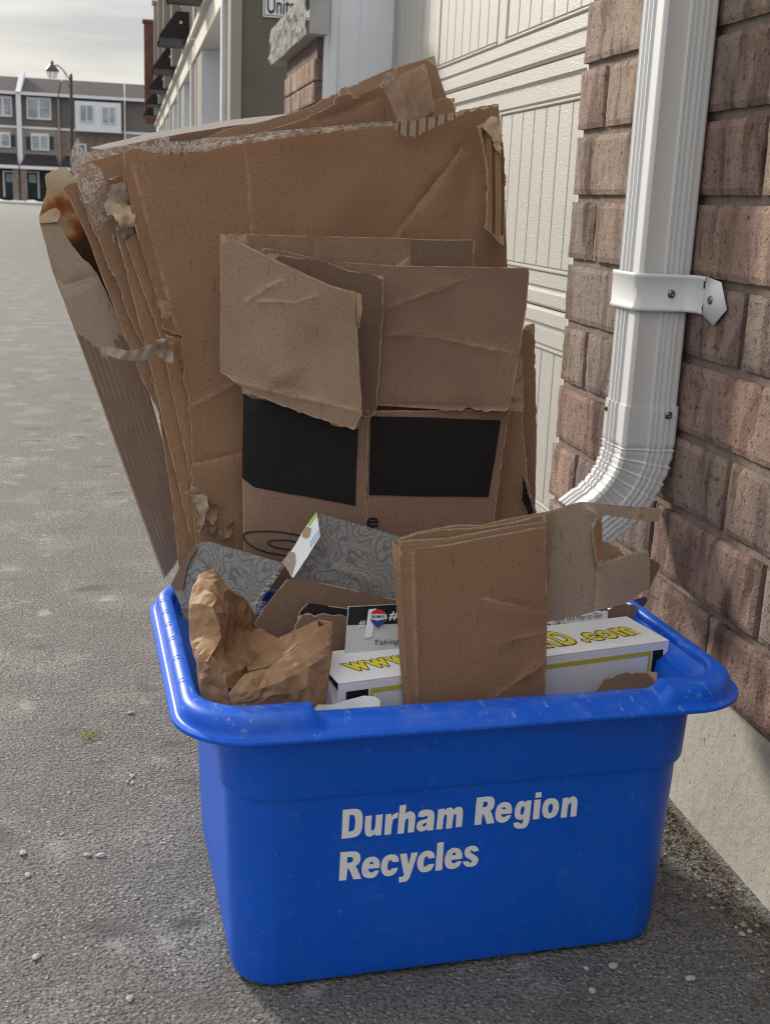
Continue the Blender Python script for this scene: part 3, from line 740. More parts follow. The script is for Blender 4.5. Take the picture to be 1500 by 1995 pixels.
# ================================================================ row of houses beyond the lane
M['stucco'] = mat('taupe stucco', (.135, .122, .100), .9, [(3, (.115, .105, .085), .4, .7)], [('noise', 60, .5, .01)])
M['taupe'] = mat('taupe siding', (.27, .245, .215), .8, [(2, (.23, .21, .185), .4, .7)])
M['cream'] = mat('cream trim', (.62, .60, .54), .6)
M['canopy'] = mat('black metal', (.015, .014, .016), .5)
M['redbrick'] = mat('red brick far', (.17, .075, .055), .9, [(3, (.13, .06, .05), .4, .6)])
M['dglass'] = mat('dark window glass', (.05, .06, .075), .12, spec=.8)
M['shingle'] = mat('dark roof shingles', (.085, .075, .078), .9, [(5, (.06, .055, .058), .4, .6), (40, (.12, .11, .11), .6, .7)])
XR = 1.0
def row_unit(name, label, ya, yb, oa, ob, fin_h, fin_m, fin_x):
    t = thing(name, label, 'house', (XR, ya, 0), 'row houses along the lane')
    m = MB()
    m.box((XR, ya, -.4), (XR+.35, oa, 2.70)); m.box((XR, ob, -.4), (XR+.35, yb, 2.70))
    m.box((XR+.6, ya, 2.70), (XR+6, yb, 6.6)); m.box((XR+.72, oa, -.4), (XR+.75, ob, 2.7)); m.build('wall', M['taupe'], t)
    m = MB(); m.box((XR-.03, ya, 2.702), (XR+.598, yb, 2.96)); m.box((XR-.10, ya, 2.962), (XR+.598, yb, 3.03)); m.build('fascia', M['cream'], t)
    m = MB(); m.box((XR+.02, oa+.002, -.4), (XR+.7, oa+.06, 2.69)); m.box((XR+.002, ob-.06, -.4), (XR+.7, ob-.002, 2.698)); m.box((XR+.66, oa+.07, -.4), (XR+.71, ob-.07, 2.66)); m.box((XR-.05, oa-.16, -.4), (XR-.002, oa+.02, 2.70)); m.build('porch_lining', M['trim'], t)
    m = MB(); c0 = oa+2.05 if ya < 13 else ya+1.2
    prof = [(XR-.004, c0, 3.10), (XR-.50, c0, 3.10), (XR-.50, c0, 3.14), (XR-.24, c0, 3.50), (XR-.004, c0, 3.50)]
    m.prism(prof, (0, .07, 0)); m.prism([(x, c0+1.2, z) for x, _, z in prof], (0, .07, 0))
    m.add([(XR-.50, c0+.0705, 3.14), (XR-.50, c0+1.199, 3.14), (XR-.24, c0+1.199, 3.50), (XR-.24, c0+.0705, 3.50)], [(0, 3, 2, 1)])
    m.box((XR-.47, c0+.0705, 3.106), (XR-.004, c0+1.199, 3.13))
    aw = m.build('awning', M['canopy'], t)
    m = MB(); m.tube([(XR-.17, c0-.012, 3.34), (XR-.17, c0-.001, 3.34)], .022, 10); m.build('bolt', M['cream'], aw)
    # party wall fin and balcony railing above
    m = MB(); m.box((fin_x, yb-.35, 3.04), (XR+.59, yb-.02, fin_h)); m.box((fin_x-.05, yb-.38, fin_h+.002), (XR+.59, yb+.0, fin_h+.10)); m.build('party_wall', fin_m, t)
    m = MB(); y = ya+.1
    while y < yb-.45: m.box((XR-.04, y, 3.04), (XR-.02, y+.02, 3.95)); y += .12
    m.box((XR-.05, ya+.05, 3.952), (XR-.01, yb-.4, 4.0)); m.build('railing', M['canopy'] if ya > 20 else M['taupe'], t)
    for wy in (ya+.8, ya+2.4):
        m = MB(); m.box((XR+.56, wy, 4.0), (XR+.598, wy+1.2, 5.6)); w = m.build('window', M['trim'], t)
        m = MB(); m.box((XR+.55, wy+.1, 4.1), (XR+.558, wy+1.1, 5.5)); m.build('pane', M['dglass'], w)
    return t
u0 = row_unit('row_house', 'nearest taupe row house with white porch recess and stucco end wall', 12.4, 18.4, 13.05, 17.4, 6.4, M['taupe'], XR-.06)
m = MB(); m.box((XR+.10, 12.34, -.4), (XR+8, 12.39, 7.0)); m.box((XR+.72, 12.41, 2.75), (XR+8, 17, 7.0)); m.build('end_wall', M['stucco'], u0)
m = MB(); m.box((XR-.01, 12.30, -.4), (XR+.098, 12.338, 7.0)); m.build('corner_trim', M['taupe'], u0)
q1, q2 = PX(403, 188, XR+.02), PX(413, 222, XR+.02)
m = MB(); m.box((XR+.60, 15.9, 1.55), (XR+.655, 16.9, 2.15)); m.build('meter_box', mat('grey box', (.33, .32, .30), .6), u0, bevel=.02)
names = ['second row house from the near end, black awning over a white porch', 'third row house from the near end, small black awning', 'fourth row house from the near end, under a black awning',
         'fifth row house from the near end, mostly hidden by its neighbours', 'last row house of the lane, ending in a red brick wall']
for k in range(5):
    ya = 18.6+4.85*k
    row_unit('row_house', names[k], ya, ya+4.8, ya+.75, ya+4.1, (6.1 if k < 4 else 6.2), M['redbrick'] if k == 4 else M['taupe'], (.80 if k < 4 else .58))
# sign
sg = thing('sign', 'white rectangular sign reading Units on the dark stucco end wall', 'sign', (1.4, 12.3, 2.4))
sp = MB(); A_ = PY(513, 32, 12.32); sp.box((A_.x, 12.325, A_.z), (A_.x+.70, 12.3385, A_.z+.40)); sp.build('sign_plate', M['white'], sg)
bo = MB(); x0, z0 = A_.x+.012, A_.z+.012
for a, b in (((x0, z0), (x0+.676, z0+.007)), ((x0, z0+.37), (x0+.676, z0+.377)), ((x0, z0+.0075), (x0+.007, z0+.3695)), ((x0+.669, z0+.0075), (x0+.676, z0+.3695))): bo.box((a[0], 12.322, a[1]), (b[0], 12.3245, b[1]))
bo.build('sign_border', M['ink'], sg)
tx = MB(); t0 = PY(521, 25, 12.320); text_on(tx, t0, t0+Vector((.262, 0, 0)), (0, 0, .165), 0, body='Units', bold=.012); tx.build('lettering', M['ink'], sg)

# ================================================================ far townhouses
YH = 90.0
M['siding_dk'] = mat('dark siding', (.14, .125, .12), .85, [], [('wave', .9, .3, .05, (0, 0, 6))])
M['siding_lt'] = mat('taupe siding far', (.27, .25, .23), .85)
M['fwhite'] = mat('white far trim', (.66, .67, .70), .7)
M['fpane'] = mat('far glass', (.20, .24, .29), .15, [(.8, (.34, .38, .42), .4, .6)], spec=.8)
M['fdoor'] = mat('dark teal door', (.03, .05, .055), .6)
M['fbrick'] = mat('brown brick far', (.22, .17, .14), .9, [(3, (.16, .12, .10), .4, .6), (12, (.3, .25, .21), .5, .7)])
def fr(mb, x0, y0, x1, y1, ya, yb):
    a = PY(x0, y0, YH); b = PY(x1, y1, YH); c = PY((x0+x1)/2, y0, YH); d = PY((x0+x1)/2, y1, YH)
    mb.box((a.x, YH+ya, c.z), (b.x, YH+yb, d.z))
def fz(x, y): return PY(x, y, YH).z
def fwin(t, x0, y0, x1, y1, n=2, shutters=False, grid=True):
    m = MB(); fr(m, x0, y0, x1, y1, -.10, .02); w = m.build('window', M['fwhite'], t)
    wd = (x1-x0); m = MB(); g = MB()
    for k in range(n):
        a = x0+3+k*(wd-3)/n; b = x0+k*(wd-3)/n+(wd-3)/n
        fr(m, a, y0+5, b, y1-4, -.13, -.101)
        if grid:
            for q in (1, 2): xx = a+(b-a)*q/3; fr(g, xx-.3, y0+5, xx+.3, y0+5+(y1-y0)*.32, -.15, -.131)
            fr(g, a, y0+5+(y1-y0)*.34, b, y0+5+(y1-y0)*.34+1, -.16, -.151)
    m.build('pane', M['fpane'], w)
    if grid: g.build('glazing_bar', M['fwhite'], w)
    if shutters:
        for a, b in ((x0-9, x0-1), (x1+1, x1+8.5)):
            m = MB(); fr(m, a, y0+6, b, y1-2, -.08, .02); m.build('shutter', M['fdoor'], t)
def far_house(label, xa, xb, bay, wins, loww, doors):
    X0, X1 = PY(xa, 250, YH).x, PY(xb, 250, YH).x
    t = thing('townhouse', label, 'house', (X0, YH, -.3), 'three storey townhouses across the street')
    zt, zb, zm = 7.0, -.3, 4.95
    m = MB(); m.box((X0, YH, zm), (X1, YH+8, zt)); m.build('upper_wall', M['siding_dk'], t)
    m = MB(); m.box((X0, YH, 2.5), (X1, YH+8, zm-.16)); m.build('middle_wall', M['siding_lt'] if not bay else M['fbrick'], t)
    m = MB(); m.box((X0, YH+.002, zb), (X1, YH+8, 2.49)); m.build('ground_wall', M['fbrick'], t)
    for nm_, a_, b_ in (('belt_course', (X0, YH-.06, zm-.158), (X1, YH+.5, zm-.002)), ('gutter', (X0, YH-.45, zt+.002), (X1, YH-.3, zt+.2)), ('porch_fascia', (X0, YH-1.6, 2.05), (X1, YH-1.5, 2.27))):
        m = MB(); m.box(a_, b_); m.build(nm_, M['fwhite'], t)
    m = MB(); m.add([(X0, YH-.4, zt+.1), (X1, YH-.4, zt+.1), (X1, YH+4, 8.5), (X0, YH+4, 8.5), (X0, YH+8.4, zt+.1), (X1, YH+8.4, zt+.1)], [(0, 1, 2, 3), (3, 2, 5, 4), (0, 3, 4), (1, 5, 2)])
    m.add([(X0, YH-1.55, 2.25), (X1, YH-1.55, 2.25), (X1-.3, YH-.002, 3.1), (X0+.3, YH-.002, 3.1)], [(0, 1, 2, 3), (0, 3, 2, 1)]); m.build('roof', M['shingle'], t)
    for (a, b) in ((X0+.02, X0+.42), (X1-.45, X1-.05)):
        m = MB(); m.box((a, YH-1.45, zb), (b, YH-1.1, 2.04)); m.build('porch_pier', M['fbrick'], t)
    m = MB(); m.box((X0+.5, YH-.002, zb), (X1-.5, YH+.001, 2.04)); m.build('painted_porch_shade', mat('painted porch shade', (.06, .05, .05), .9), t)  # thin near-black sheet over the brick, porch shade painted as colour
    if bay:
        m = MB(); fr(m, 147, 200, 237, 258, -.7, .0); bb = m.build('bay', M['fwhite'], t)
        for x0, y0, x1, y1 in wins:
            m = MB(); fr(m, x0, y0, x1, y1, -.78, -.702); w = m.build('window', M['trim'], bb)
            m = MB(); h_ = (x0+x1)/2; fr(m, x0+2, y0+2, h_-1, y1-2, -.80, -.781); fr(m, h_+1, y0+2, x1-2, y1-2, -.80, -.781); m.build('pane', M['fpane'], w) if False else m.build('pane', M['fpane'], t)
    else:
        for w in wins: fwin(t, *w)
    for w in loww: fwin(t, *w, shutters=True)
    for x0, y0, x1, y1 in doors:
        m = MB(); fr(m, x0, y0, x1, y1, -.10, -.01); d = m.build('door', M['fwhite'], t)
        m = MB(); fr(m, x0+4, y0+3, x1-4, y1, -.13, -.101); m.build('door_leaf', M['fdoor'], d)
        m = MB(); fr(m, x0+7, y0+6, x1-7, y0+22, -.15, -.131); m.build('pane', M['fpane'], d)
    return t
far_house('left far townhouse with two stacked white windows, cut by the photo edge', -70, 38.5, False, [(-12, 187, 25, 227)], [(-16, 257, 22, 287)], [(6, 333, 33, 384)])
far_house('middle far townhouse with shuttered white window above its dark door', 41, 116, False, [(52, 190, 101, 233)], [(61, 260, 97, 293)], [(50, 334, 79, 386)])
h3 = far_house('far townhouse with a white upper bay, behind the street lamp', 118, 243, True, [(156, 205, 184, 238), (199, 209, 227, 242)], [], [(150, 280, 170, 330)])
far_house('right far townhouse, only a dark sliver visible beside the row houses', 245, 330, False, [], [], [])
for px_, nm in ((115.5, 'downspout'), (242, 'downspout')):
    m = MB(); a = PY(px_, 250, YH); m.box((a.x-.04, YH-.25, 2.3), (a.x+.08, YH-.13, 6.95)); m.build('rain_pipe', M['siding_lt'], h3)
pw = thing('party_wall', 'white firewall strip rising over the roof between far townhouses', 'wall', (PY(40, 250, YH).x, YH, 0))
m = MB(); a = PY(35, 250, YH).x; b = PY(44.5, 250, YH).x
m.box((a, YH-.55, 2.35), (b, YH-.46, 7.15)); m.build('pilaster', M['fwhite'], pw)
m = MB(); m.prism([(a, YH-.75, 7.16), (a, YH+3.9, 9.0), (a, YH+3.9, 8.5), (a, YH+.4, 7.2)], (b-a, 0, 0)); m.build('roof_parapet', M['fwhite'], pw)

# ================================================================ street lamp
lp = thing('street_lamp', 'dark street lamp with a lantern on a curved arm, before the townhouses', 'street lamp', (PY(141, 300, 49).x, 49, -.14))
base = PY(141.5, 300, 49); top = PY(139, 146, 49)
M['lamp_metal'] = mat('dark bronze metal', (.035, .032, .034), .45, spec=.5)
m = MB(); d_ = (top-base)/(top.z-base.z); m.tube([base+d_*(-.14-base.z), base, top, top+Vector((0, 0, .06))], [.085, .07, .058, .03], 12); m.build('pole', M['lamp_metal'], lp, smooth=True)
arm = [PY(137, 156, 49), PY(131, 146, 49), PY(124, 137, 49), PY(117, 130, 49), PY(112, 127, 49), PY(107.5, 128, 49), PY(105, 133, 49)]
m = MB(); m.tube(arm, .022, 8); m.tube([PY(136, 172, 49), PY(131, 158, 49), PY(127, 146, 49), PY(126, 141, 49)], .009, 6); m.build('arm', M['lamp_metal'], lp, smooth=True)
ln = PY(102.5, 133, 49); m = MB()
def lathe(mb, c, prof, k=16):
    vs = []; fs = []
    for r_, z_ in prof:
        for i in range(k): an = 2*math.pi*i/k; vs.append(Vector(c)+Vector((math.cos(an)*r_, math.sin(an)*r_, z_)))
    fs = [(q*k+i, q*k+(i+1) % k, (q+1)*k+(i+1) % k, (q+1)*k+i) for q in range(len(prof)-1) for i in range(k)]
    mb.add(vs, fs)
lathe(m, ln, [(.25, -.10), (.24, -.06), (.13, .08), (.06, .14), (.05, .2), (.06, .22), (.03, .27), (.001, .27)]); m.build('lamp_hood', M['lamp_metal'], lp, smooth=True)
m = MB(); lathe(m, ln, [(.21, -.105), (.13, -.36), (.001, -.37)], 6); m.build('lamp_glass', mat('lantern glass', (.8, .82, .8), .15, alpha=.35, spec=.8), lp)
m = MB()
for i in range(6): an = 2*math.pi*i/6; cc, ss = math.cos(an), math.sin(an); m.tube([ln+Vector((cc*.215, ss*.215, -.10)), ln+Vector((cc*.135, ss*.135, -.36))], .008, 5)
m.build('lantern_frame', M['lamp_metal'], lp)

# ================================================================ recycling bin
BC = Vector((.3205, 1.2085, 0)); YAW = R(2.75)
bx = Vector((math.cos(YAW), math.sin(YAW), 0)); by = Vector((-math.sin(YAW), math.cos(YAW), 0))
def B(x, y, z): return BC+bx*x+by*y+Vector((0, 0, z))
def notch(x, y, z):
    if z < .2965 or abs(y) < .15: return 0
    s = lambda t: max(0, min(1, t))
    f = s((x+.168)/.006)*s((.192-x)/.006)
    return -.0100*f*(s((z-.2965)/.012))
def rring(hx, hy, r, z, ns=40, nc=12):
    P = []
    cs = [(hx-r, -hy+r, -90), (hx-r, hy-r, 0), (-hx+r, hy-r, 90), (-hx+r, -hy+r, 180)]
    for ci, (cx, cy, a0) in enumerate(cs):
        for k in range(nc+1): an = R(a0+90*k/nc); P.append((cx+r*math.cos(an), cy+r*math.sin(an)))
        nx, ny = cs[(ci+1) % 4][:2]; an = R(a0+90); ex, ey = cx+r*math.cos(an), cy+r*math.sin(an); fx, fy = nx+r*math.cos(an), ny+r*math.sin(an)
        kk = 70 if ci in (1, 3) else 30
        for k in range(1, kk): t = k/kk; P.append((ex+(fx-ex)*t, ey+(fy-ey)*t))
    out = []
    for (x, y) in P:
        zz = z+notch(x, y, z)
        bow = 0
        out.append(B(x, y, zz))
    return out
def loft(rings, cap0=True, cap1=True):
    n = len(rings[0]); V = [v for r_ in rings for v in r_]; F = []
    for k in range(len(rings)-1):
        for i in range(n): F.append((k*n+i, k*n+(i+1) % n, (k+1)*n+(i+1) % n, (k+1)*n+i))
    if cap0: F.append(list(range(n))[::-1])
    if cap1: F.append([(len(rings)-1)*n+i for i in range(n)])
    return V, F
bn = thing('recycling_bin', 'blue plastic recycling box overflowing with flattened cardboard, on the asphalt beside the wall', 'recycling bin', BC)
bn.rotation_euler = (0, 0, YAW)
body = [(.214, .152, .030, .003), (.2275, .170, .040, .003), (.2325, .1765, .044, .006), (.2345, .1785, .046, .014), (.2385, .1820, .050, .10), (.2425, .1855, .053, .2125), (.2430, .1860, .053, .2150), (.2465, .1895, .054, .2168), (.2475, .1905, .055, .2195), (.2500, .1935, .058, .2924)]
rim = [(.2500, .1935, .058, .2930), (.281, .2085, .060, .2925), (.2880, .2145, .066, .2905), (.2925, .2185, .071, .2895), (.2948, .2210, .074, .2905), (.2955, .2218, .0745, .2925), (.2948, .2210, .074, .2945), (.2915, .2180, .071, .2951), (.2890, .2150, .068, .2955), (.2878, .2130, .066, .2975),
       (.2868, .2112, .064, .3015), (.2862, .2102, .063, .3058), (.2845, .2078, .061, .3098), (.2815, .2038, .058, .3126), (.2775, .1960, .052, .3137), (.2728, .1840, .046, .3138), (.2702, .1790, .044, .3128), (.2690, .1766, .043, .3102), (.2682, .1752, .043, .3050)]
inner = [(.2682, .1752, .043, .3048), (.2455, .1720, .045, .2890), (.2420, .1690, .042, .2700), (.2330, .1620, .036, .10), (.2240, .1550, .034, .012), (.205, .140, .03, .010)]
V, F = loft([rring(*q) for q in body], True, False); bd_o = mesh_obj('body', V, F, M['blue'], bn, smooth=True); bd_o.data.set_sharp_from_angle(angle=R(40))
V, F = loft([rring(*q) for q in rim], False, False); rm_o = mesh_obj('rim', V, F, M['blue'], bn, smooth=True); rm_o.data.set_sharp_from_angle(angle=R(50))
V, F = loft([rring(*q) for q in inner], False, True); mesh_obj('inner_wall', V, F, M['blue'], bn, smooth=True).data.set_sharp_from_angle(angle=R(50))
# moulded circles on the rim top
for (x, y) in ((-.2795, .13), (-.2795, .09), (-.2795, .05), (-.2795, .005), (-.2795, -.05), (-.2795, -.11), (-.21, -.1900), (.235, -.1900), (.2795, -.10)):
    rc = MB(); rr = .0052; zz = .3136+notch(x, y, .324); pts = [B(x+rr*math.cos(2*math.pi*i/18), y+rr*.8*math.sin(2*math.pi*i/18), zz-(max(0, abs(x+rr*math.cos(2*math.pi*i/18))-.2785)**2*75 if abs(x) > .25 else 0)) for i in range(19)]; rc.tube(pts, .00028, 5, cap=False); rc.build('moulded_mark', M['blue'], rm_o, smooth=True)
# lettering on the front face
n0 = B(0, -.1790, .02); n1 = B(0, -.1855, .2125); fn = (n1-n0).cross(bx).normalized()
if fn.y > 0: fn = -fn
upv = (n1-n0).normalized()
def FP(x, y): return PP(x, y, n0, fn)+fn*.0007
def G1(x, y): return (640+x/4.6875, 1520+y/4.6875)
def G2(x, y): return (880+x/5.5556, 1520+y/5.5556)
GL = [(G1, """130,268 245,255 285,265 308,300 313,360 305,440 285,490 245,518 118,532/192,315 228,312 242,335 244,380 238,435 225,460 182,467
335,325 395,318 386,430 392,455 405,455 425,435 432,315 494,308 480,498 425,503 426,482 395,508 360,513 335,495 328,450
520,308 574,302 572,330 600,300 636,292 628,340 600,345 582,365 568,490 508,497
650,228 708,220 700,300 735,278 770,285 790,310 792,350 778,470 720,476 730,360 725,345 708,348 696,370 686,480 626,488
815,330 822,290 850,270 910,262 950,275 966,305 962,370 955,452 898,458 896,440 870,462 830,466 806,448 800,415 812,380 845,360 895,352 905,335 900,322 885,320 872,335/893,385 865,392 855,408 862,420 880,418 892,402
1000,262 1055,255 1054,275 1085,248 1120,245 1140,265 1170,240 1205,238 1225,262 1225,310 1214,422 1158,428 1166,320 1160,305 1146,308 1136,330 1124,434 1068,440 1080,325 1074,310 1060,312 1048,335 1038,443 980,448
108,655 230,645 270,652 292,685 288,740 265,770 245,778 260,800 298,895 225,902 190,810 172,800 162,908 95,915/170,700 215,697 225,712 222,735 205,748 168,752
300,830 305,770 330,720 375,695 430,695 462,725 468,770 462,798 365,805 365,828 385,842 405,838 415,822 460,820 445,860 410,888 355,893 315,875/370,762 380,742 395,738 408,748 408,762
475,810 482,740 510,695 560,672 610,675 638,700 640,740 582,745 572,725 555,727 540,750 535,800 545,822 562,820 575,800 632,795 620,835 580,868 530,875 495,858
650,670 712,665 730,765 755,660 815,655 760,820 740,885 710,925 640,930 642,878 672,880 690,860 680,830
805,770 812,710 840,665 885,640 935,640 965,665 968,705 912,712 902,692 885,692 870,715 864,765 872,785 890,785 905,765 962,760 948,805 910,832 860,840 825,825
992,568 1052,560 1034,818 972,824
1055,745 1062,685 1090,635 1135,612 1185,615 1215,645 1220,690 1215,715 1118,725 1120,745 1138,758 1158,752 1168,738 1212,735 1198,775 1160,802 1110,810 1072,795/1124,682 1135,658 1150,655 1160,665 1160,678
1235,660 1245,625 1275,600 1325,592 1358,608 1370,642 1318,650 1308,635 1294,638 1292,652 1310,668 1350,690 1368,718 1355,760 1320,785 1270,790 1235,775 1222,740 1275,735 1285,752 1302,750 1308,738 1295,722 1250,700"""),
(G2, """268,185 400,170 445,178 463,215 458,270 440,310 410,328 430,350 458,460 375,468 345,370 328,362 316,475 240,483/340,230 378,228 388,245 382,275 362,288 332,288
465,395 470,320 500,260 550,232 605,232 640,260 650,310 643,355 530,365 532,385 552,398 575,392 585,378 640,372 625,410 585,448 530,460 485,442/537,312 548,290 565,286 578,295 580,312
675,350 685,290 710,240 745,218 780,222 800,240 804,218 860,212 845,350 838,430 815,490 775,520 700,520 668,500 664,458 722,448 728,465 745,468 765,458 772,420 740,428 700,420 680,392/738,340 745,300 762,278 778,280 785,310 775,350 760,372 742,368
890,208 960,203 940,415 872,422
905,130 970,125 965,182 898,187
972,310 985,250 1015,205 1065,188 1120,195 1150,225 1158,285 1145,345 1110,390 1060,412 1010,405 980,375/1035,310 1045,270 1065,250 1082,252 1092,280 1085,325 1068,352 1048,352
1198,190 1258,182 1255,205 1285,175 1320,170 1350,190 1357,235 1340,385 1278,392 1290,265 1285,245 1268,245 1252,270 1238,398 1172,404""")]
def rounded(P):
    for it in range(2):
        Q = []; n = len(P)
        for i in range(n):
            a, b, c = Vector(P[i-1]), Vector(P[i]), Vector(P[(i+1) % n]); d1, d2 = (b-a), (c-b)
            ang = math.degrees(abs(d1.angle_signed(d2)))
            if ang < 62: Q += [tuple(b-d1*.25), tuple(b+d2*.25)]
            else: Q.append(tuple(b))
        P = Q
    return P
cu = bpy.data.curves.new('g', 'CURVE'); cu.dimensions = '2D'; cu.fill_mode = 'FRONT'
vy = lambda p: ((p-n0).dot(bx), (p-n0).dot(upv))
for fnc, txt in GL:
    for ln_ in txt.split(chr(10)):
        for lp_ in ln_.split('/'):
            P = rounded([tuple(map(float, q.split(','))) for q in lp_.split()])
            P = [vy(FP(*fnc(*q))) for q in P]
            sp_ = cu.splines.new('POLY'); sp_.points.add(len(P)-1); sp_.use_cyclic_u = True
            for q, (a, b) in zip(sp_.points, P): q.co = (a*10, b*10, 0, 1)
co = bpy.data.objects.new('g', cu); COL.objects.link(co); bpy.context.view_layer.update()
gm = bpy.data.meshes.new_from_object(co); lt = MB()
lt.add([n0+bx*v.co.x*.1+upv*v.co.y*.1+fn*.0007 for v in gm.vertices], [list(p.vertices) for p in gm.polygons])
bpy.data.objects.remove(co); bpy.data.curves.remove(cu); bpy.data.meshes.remove(gm)
lt.build('lettering', M['white_ink'], bd_o)

# ================================================================ cardboard standing in the bin
def T(name, label, cat, at, group=None): return thing(name, label, cat, at, group)
def board(label, poly, anchors, mats=('card', 'edge', None), cat='cardboard sheet', name='cardboard_sheet', group='flattened cardboard sheets standing in the bin', **k):
    c = PY(*anchors[0]); t = thing(name, label, cat, (c.x, c.y, .12), group)
    o, f = sheet('panel', poly, anchors, mats, parent=t, **k)
    return t, o, f
def anch(y0, y1, yaw=0): return [(250, 1080, y0), (1000, 1080, y0+yaw), (600, 300, y1)]

# main front sheet
tm, om, fm_ = board('largest cardboard sheet, plain brown front with a torn left edge and diagonal crease', [(240, 300), (262, 288), (385, 286), (470, 276), (560, 263), (700, 248), (765, 243), (885, 224), (905, 214), (969, 203), (973, 240), (982, 400), (986, 480), (1005, 1010), (1008, 1150), (398, 1150), (390, 1060), (374, 940), (372, 860), (368, 780), (357, 740), (361, 713), (347, 700), (355, 655), (315, 639), (320, 620), (300, 562), (277, 490), (258, 420)],
    anch(1.362, 1.43, .006), torn=(3, 5, 6, 16, 17, 18, 19, 20, 21, 22, 23), amp=.0022, warp=.004, wscale=3.2,
    creases=((900, 290, 780, 445, -.0035, .0035), (780, 445, 770, 500, .002, .003), (375, 905, 468, 885, -.002, .003), (268, 480, 300, 560, .002, .004), (478, 290, 492, 480, -.0012, .002), (600, 500, 740, 300, .004, .03), (375, 790, 470, 740, .0015, .004), (258, 320, 345, 640, -.0025, .004), (930, 240, 900, 470, -.006, .02)), seed=1)
# rows of torn paper on this sheet
def scrap(label, poly, y, mat_='liner', amp=.004, warp=.012, ws=26, parent=None, name='torn_paper', dy=.0, torn='all', thick=.0007, creases=(), curl=None, seed=None, res=.0035):
    xs_ = [p[0] for p in poly]; ys_ = [p[1] for p in poly]
    a = [(min(xs_), max(ys_)+1, y), (max(xs_)+1, max(ys_), y+.003), ((min(xs_)+max(xs_))/2, min(ys_)-5, y+dy)]
    if curl is None and mat_ in ('card_grey', 'liner', 'card_tan', 'card'): curl = lambda x, y: -.0055*abs(noise.noise(Vector((x*75, y*75, 3))))-.002*abs(noise.noise(Vector((x*190, y*190, 1))))
    o, f = sheet(name, poly, a, (mat_, 'edge_plain', None), thick=thick, parent=parent, torn=range(len(poly)) if torn == 'all' else torn, amp=amp*.4, res=res, warp=warp, wscale=ws, creases=creases, curl=curl, seed=seed if seed is not None else poly[0][0] % 17)
    if label: o['label'] = label
    return o
M['flutes'] = mat('exposed flutes', (.46, .35, .25), .9, [], [('wave', 28, 1.0, .006, (1, .05, 1)), ('noise', 200, .5, .001)], 'UV', spec=.1)
M['flutes_v'] = mat('exposed flutes brown', (.33, .20, .115), .9, [(60, (.24, .14, .08), .5, .7, 2, (1, .05, 1))], [('wave', 26, 1.0, .005, (1, .05, 1)), ('noise', 200, .4, .001)], 'UV', spec=.1)
scrap('pale exposed flutes along the torn top edge', [(763, 240), (795, 236), (850, 226), (888, 217), (887, 229), (860, 242), (833, 254), (813, 267), (790, 266), (773, 262)], 1.412, 'flutes', warp=.002, parent=tm, name='torn_edge')
scrap('small torn flute strip near the left top corner', [(300, 288), (350, 285), (395, 284), (388, 297), (350, 303), (320, 300)], 1.408, 'flutes', warp=.002, parent=tm, name='torn_edge')
fl, _ = sheet('torn_flap', [(929, 244), (945, 240), (958, 262), (968, 236), (976, 262), (983, 340), (982, 413), (981, 480), (962, 462), (945, 446), (948, 400), (948, 347), (941, 285)], [(930, 470, 1.385), (985, 470, 1.392), (955, 240, 1.409)], ('flutes_v', 'edge_plain', None), thick=.003, parent=tm, torn=(0, 1, 2, 3, 4, 5, 6, 7, 8, 9, 10, 11, 12), amp=.0016, res=.006, warp=.004, seed=4)
scrap('grey curl of torn liner', [(940, 247), (962, 225), (974, 232), (977, 262), (975, 300), (966, 290), (962, 270), (950, 258)], 1.395, 'liner', warp=.010, parent=tm)
scrap('pale torn fibres along the top edge', [(385, 284), (470, 273), (560, 260), (700, 245), (765, 240), (765, 246), (700, 252), (560, 267), (470, 281), (386, 291)], 1.4045, 'liner', amp=.004, warp=.003, parent=tm, name='torn_edge')
scrap('pale torn fibres at the right of the top edge', [(886, 221), (905, 213), (969, 202), (969, 208), (906, 219), (888, 228)], 1.412, 'liner', amp=.003, warp=.002, parent=tm, name='torn_edge')
# curls at the left edge
scrap('curled liner tongue', [(297, 585), (318, 584), (337, 594), (334, 612), (322, 627), (312, 618), (316, 602), (298, 597)], 1.375, 'card', warp=.012, parent=tm)
scrap('long twisted liner tongue reaching left', [(198, 684), (206, 677), (236, 680), (262, 682), (285, 676), (303, 671), (306, 690), (292, 705), (262, 703), (235, 697), (208, 692)], 1.342, 'card_grey', warp=.008, parent=tm)
scrap('rolled grey liner', [(303, 672), (318, 660), (334, 654), (336, 668), (331, 680), (341, 690), (336, 708), (322, 706), (309, 695)], 1.345, 'card_grey', warp=.020, ws=40, parent=tm)
scrap(None, [(322, 652), (354, 660), (352, 690), (360, 712), (358, 740), (348, 722), (345, 700), (336, 676)], 1.358, 'card_orange', warp=.010, parent=tm)
scrap('pale crumpled liner tear', [(379, 972), (398, 966), (405, 968), (408, 990), (402, 1004), (400, 1022), (388, 1040), (386, 1018), (388, 1000)], 1.352, 'card_grey', warp=.010, ws=34, parent=tm)
scrap(None, [(405, 980), (422, 984), (434, 996), (426, 1006), (430, 1012), (416, 1024), (404, 1014)], 1.355, 'card_tan', warp=.012, ws=34, parent=tm)
scrap(None, [(398, 1030), (420, 1024), (436, 1042), (452, 1016), (460, 1024), (452, 1044), (430, 1054), (410, 1048)], 1.352, 'card_tan', warp=.014, ws=34, parent=tm)
scrap(None, [(360, 962), (375, 948), (386, 950), (380, 964), (374, 968)], 1.352, 'card_grey', warp=.008, parent=tm)

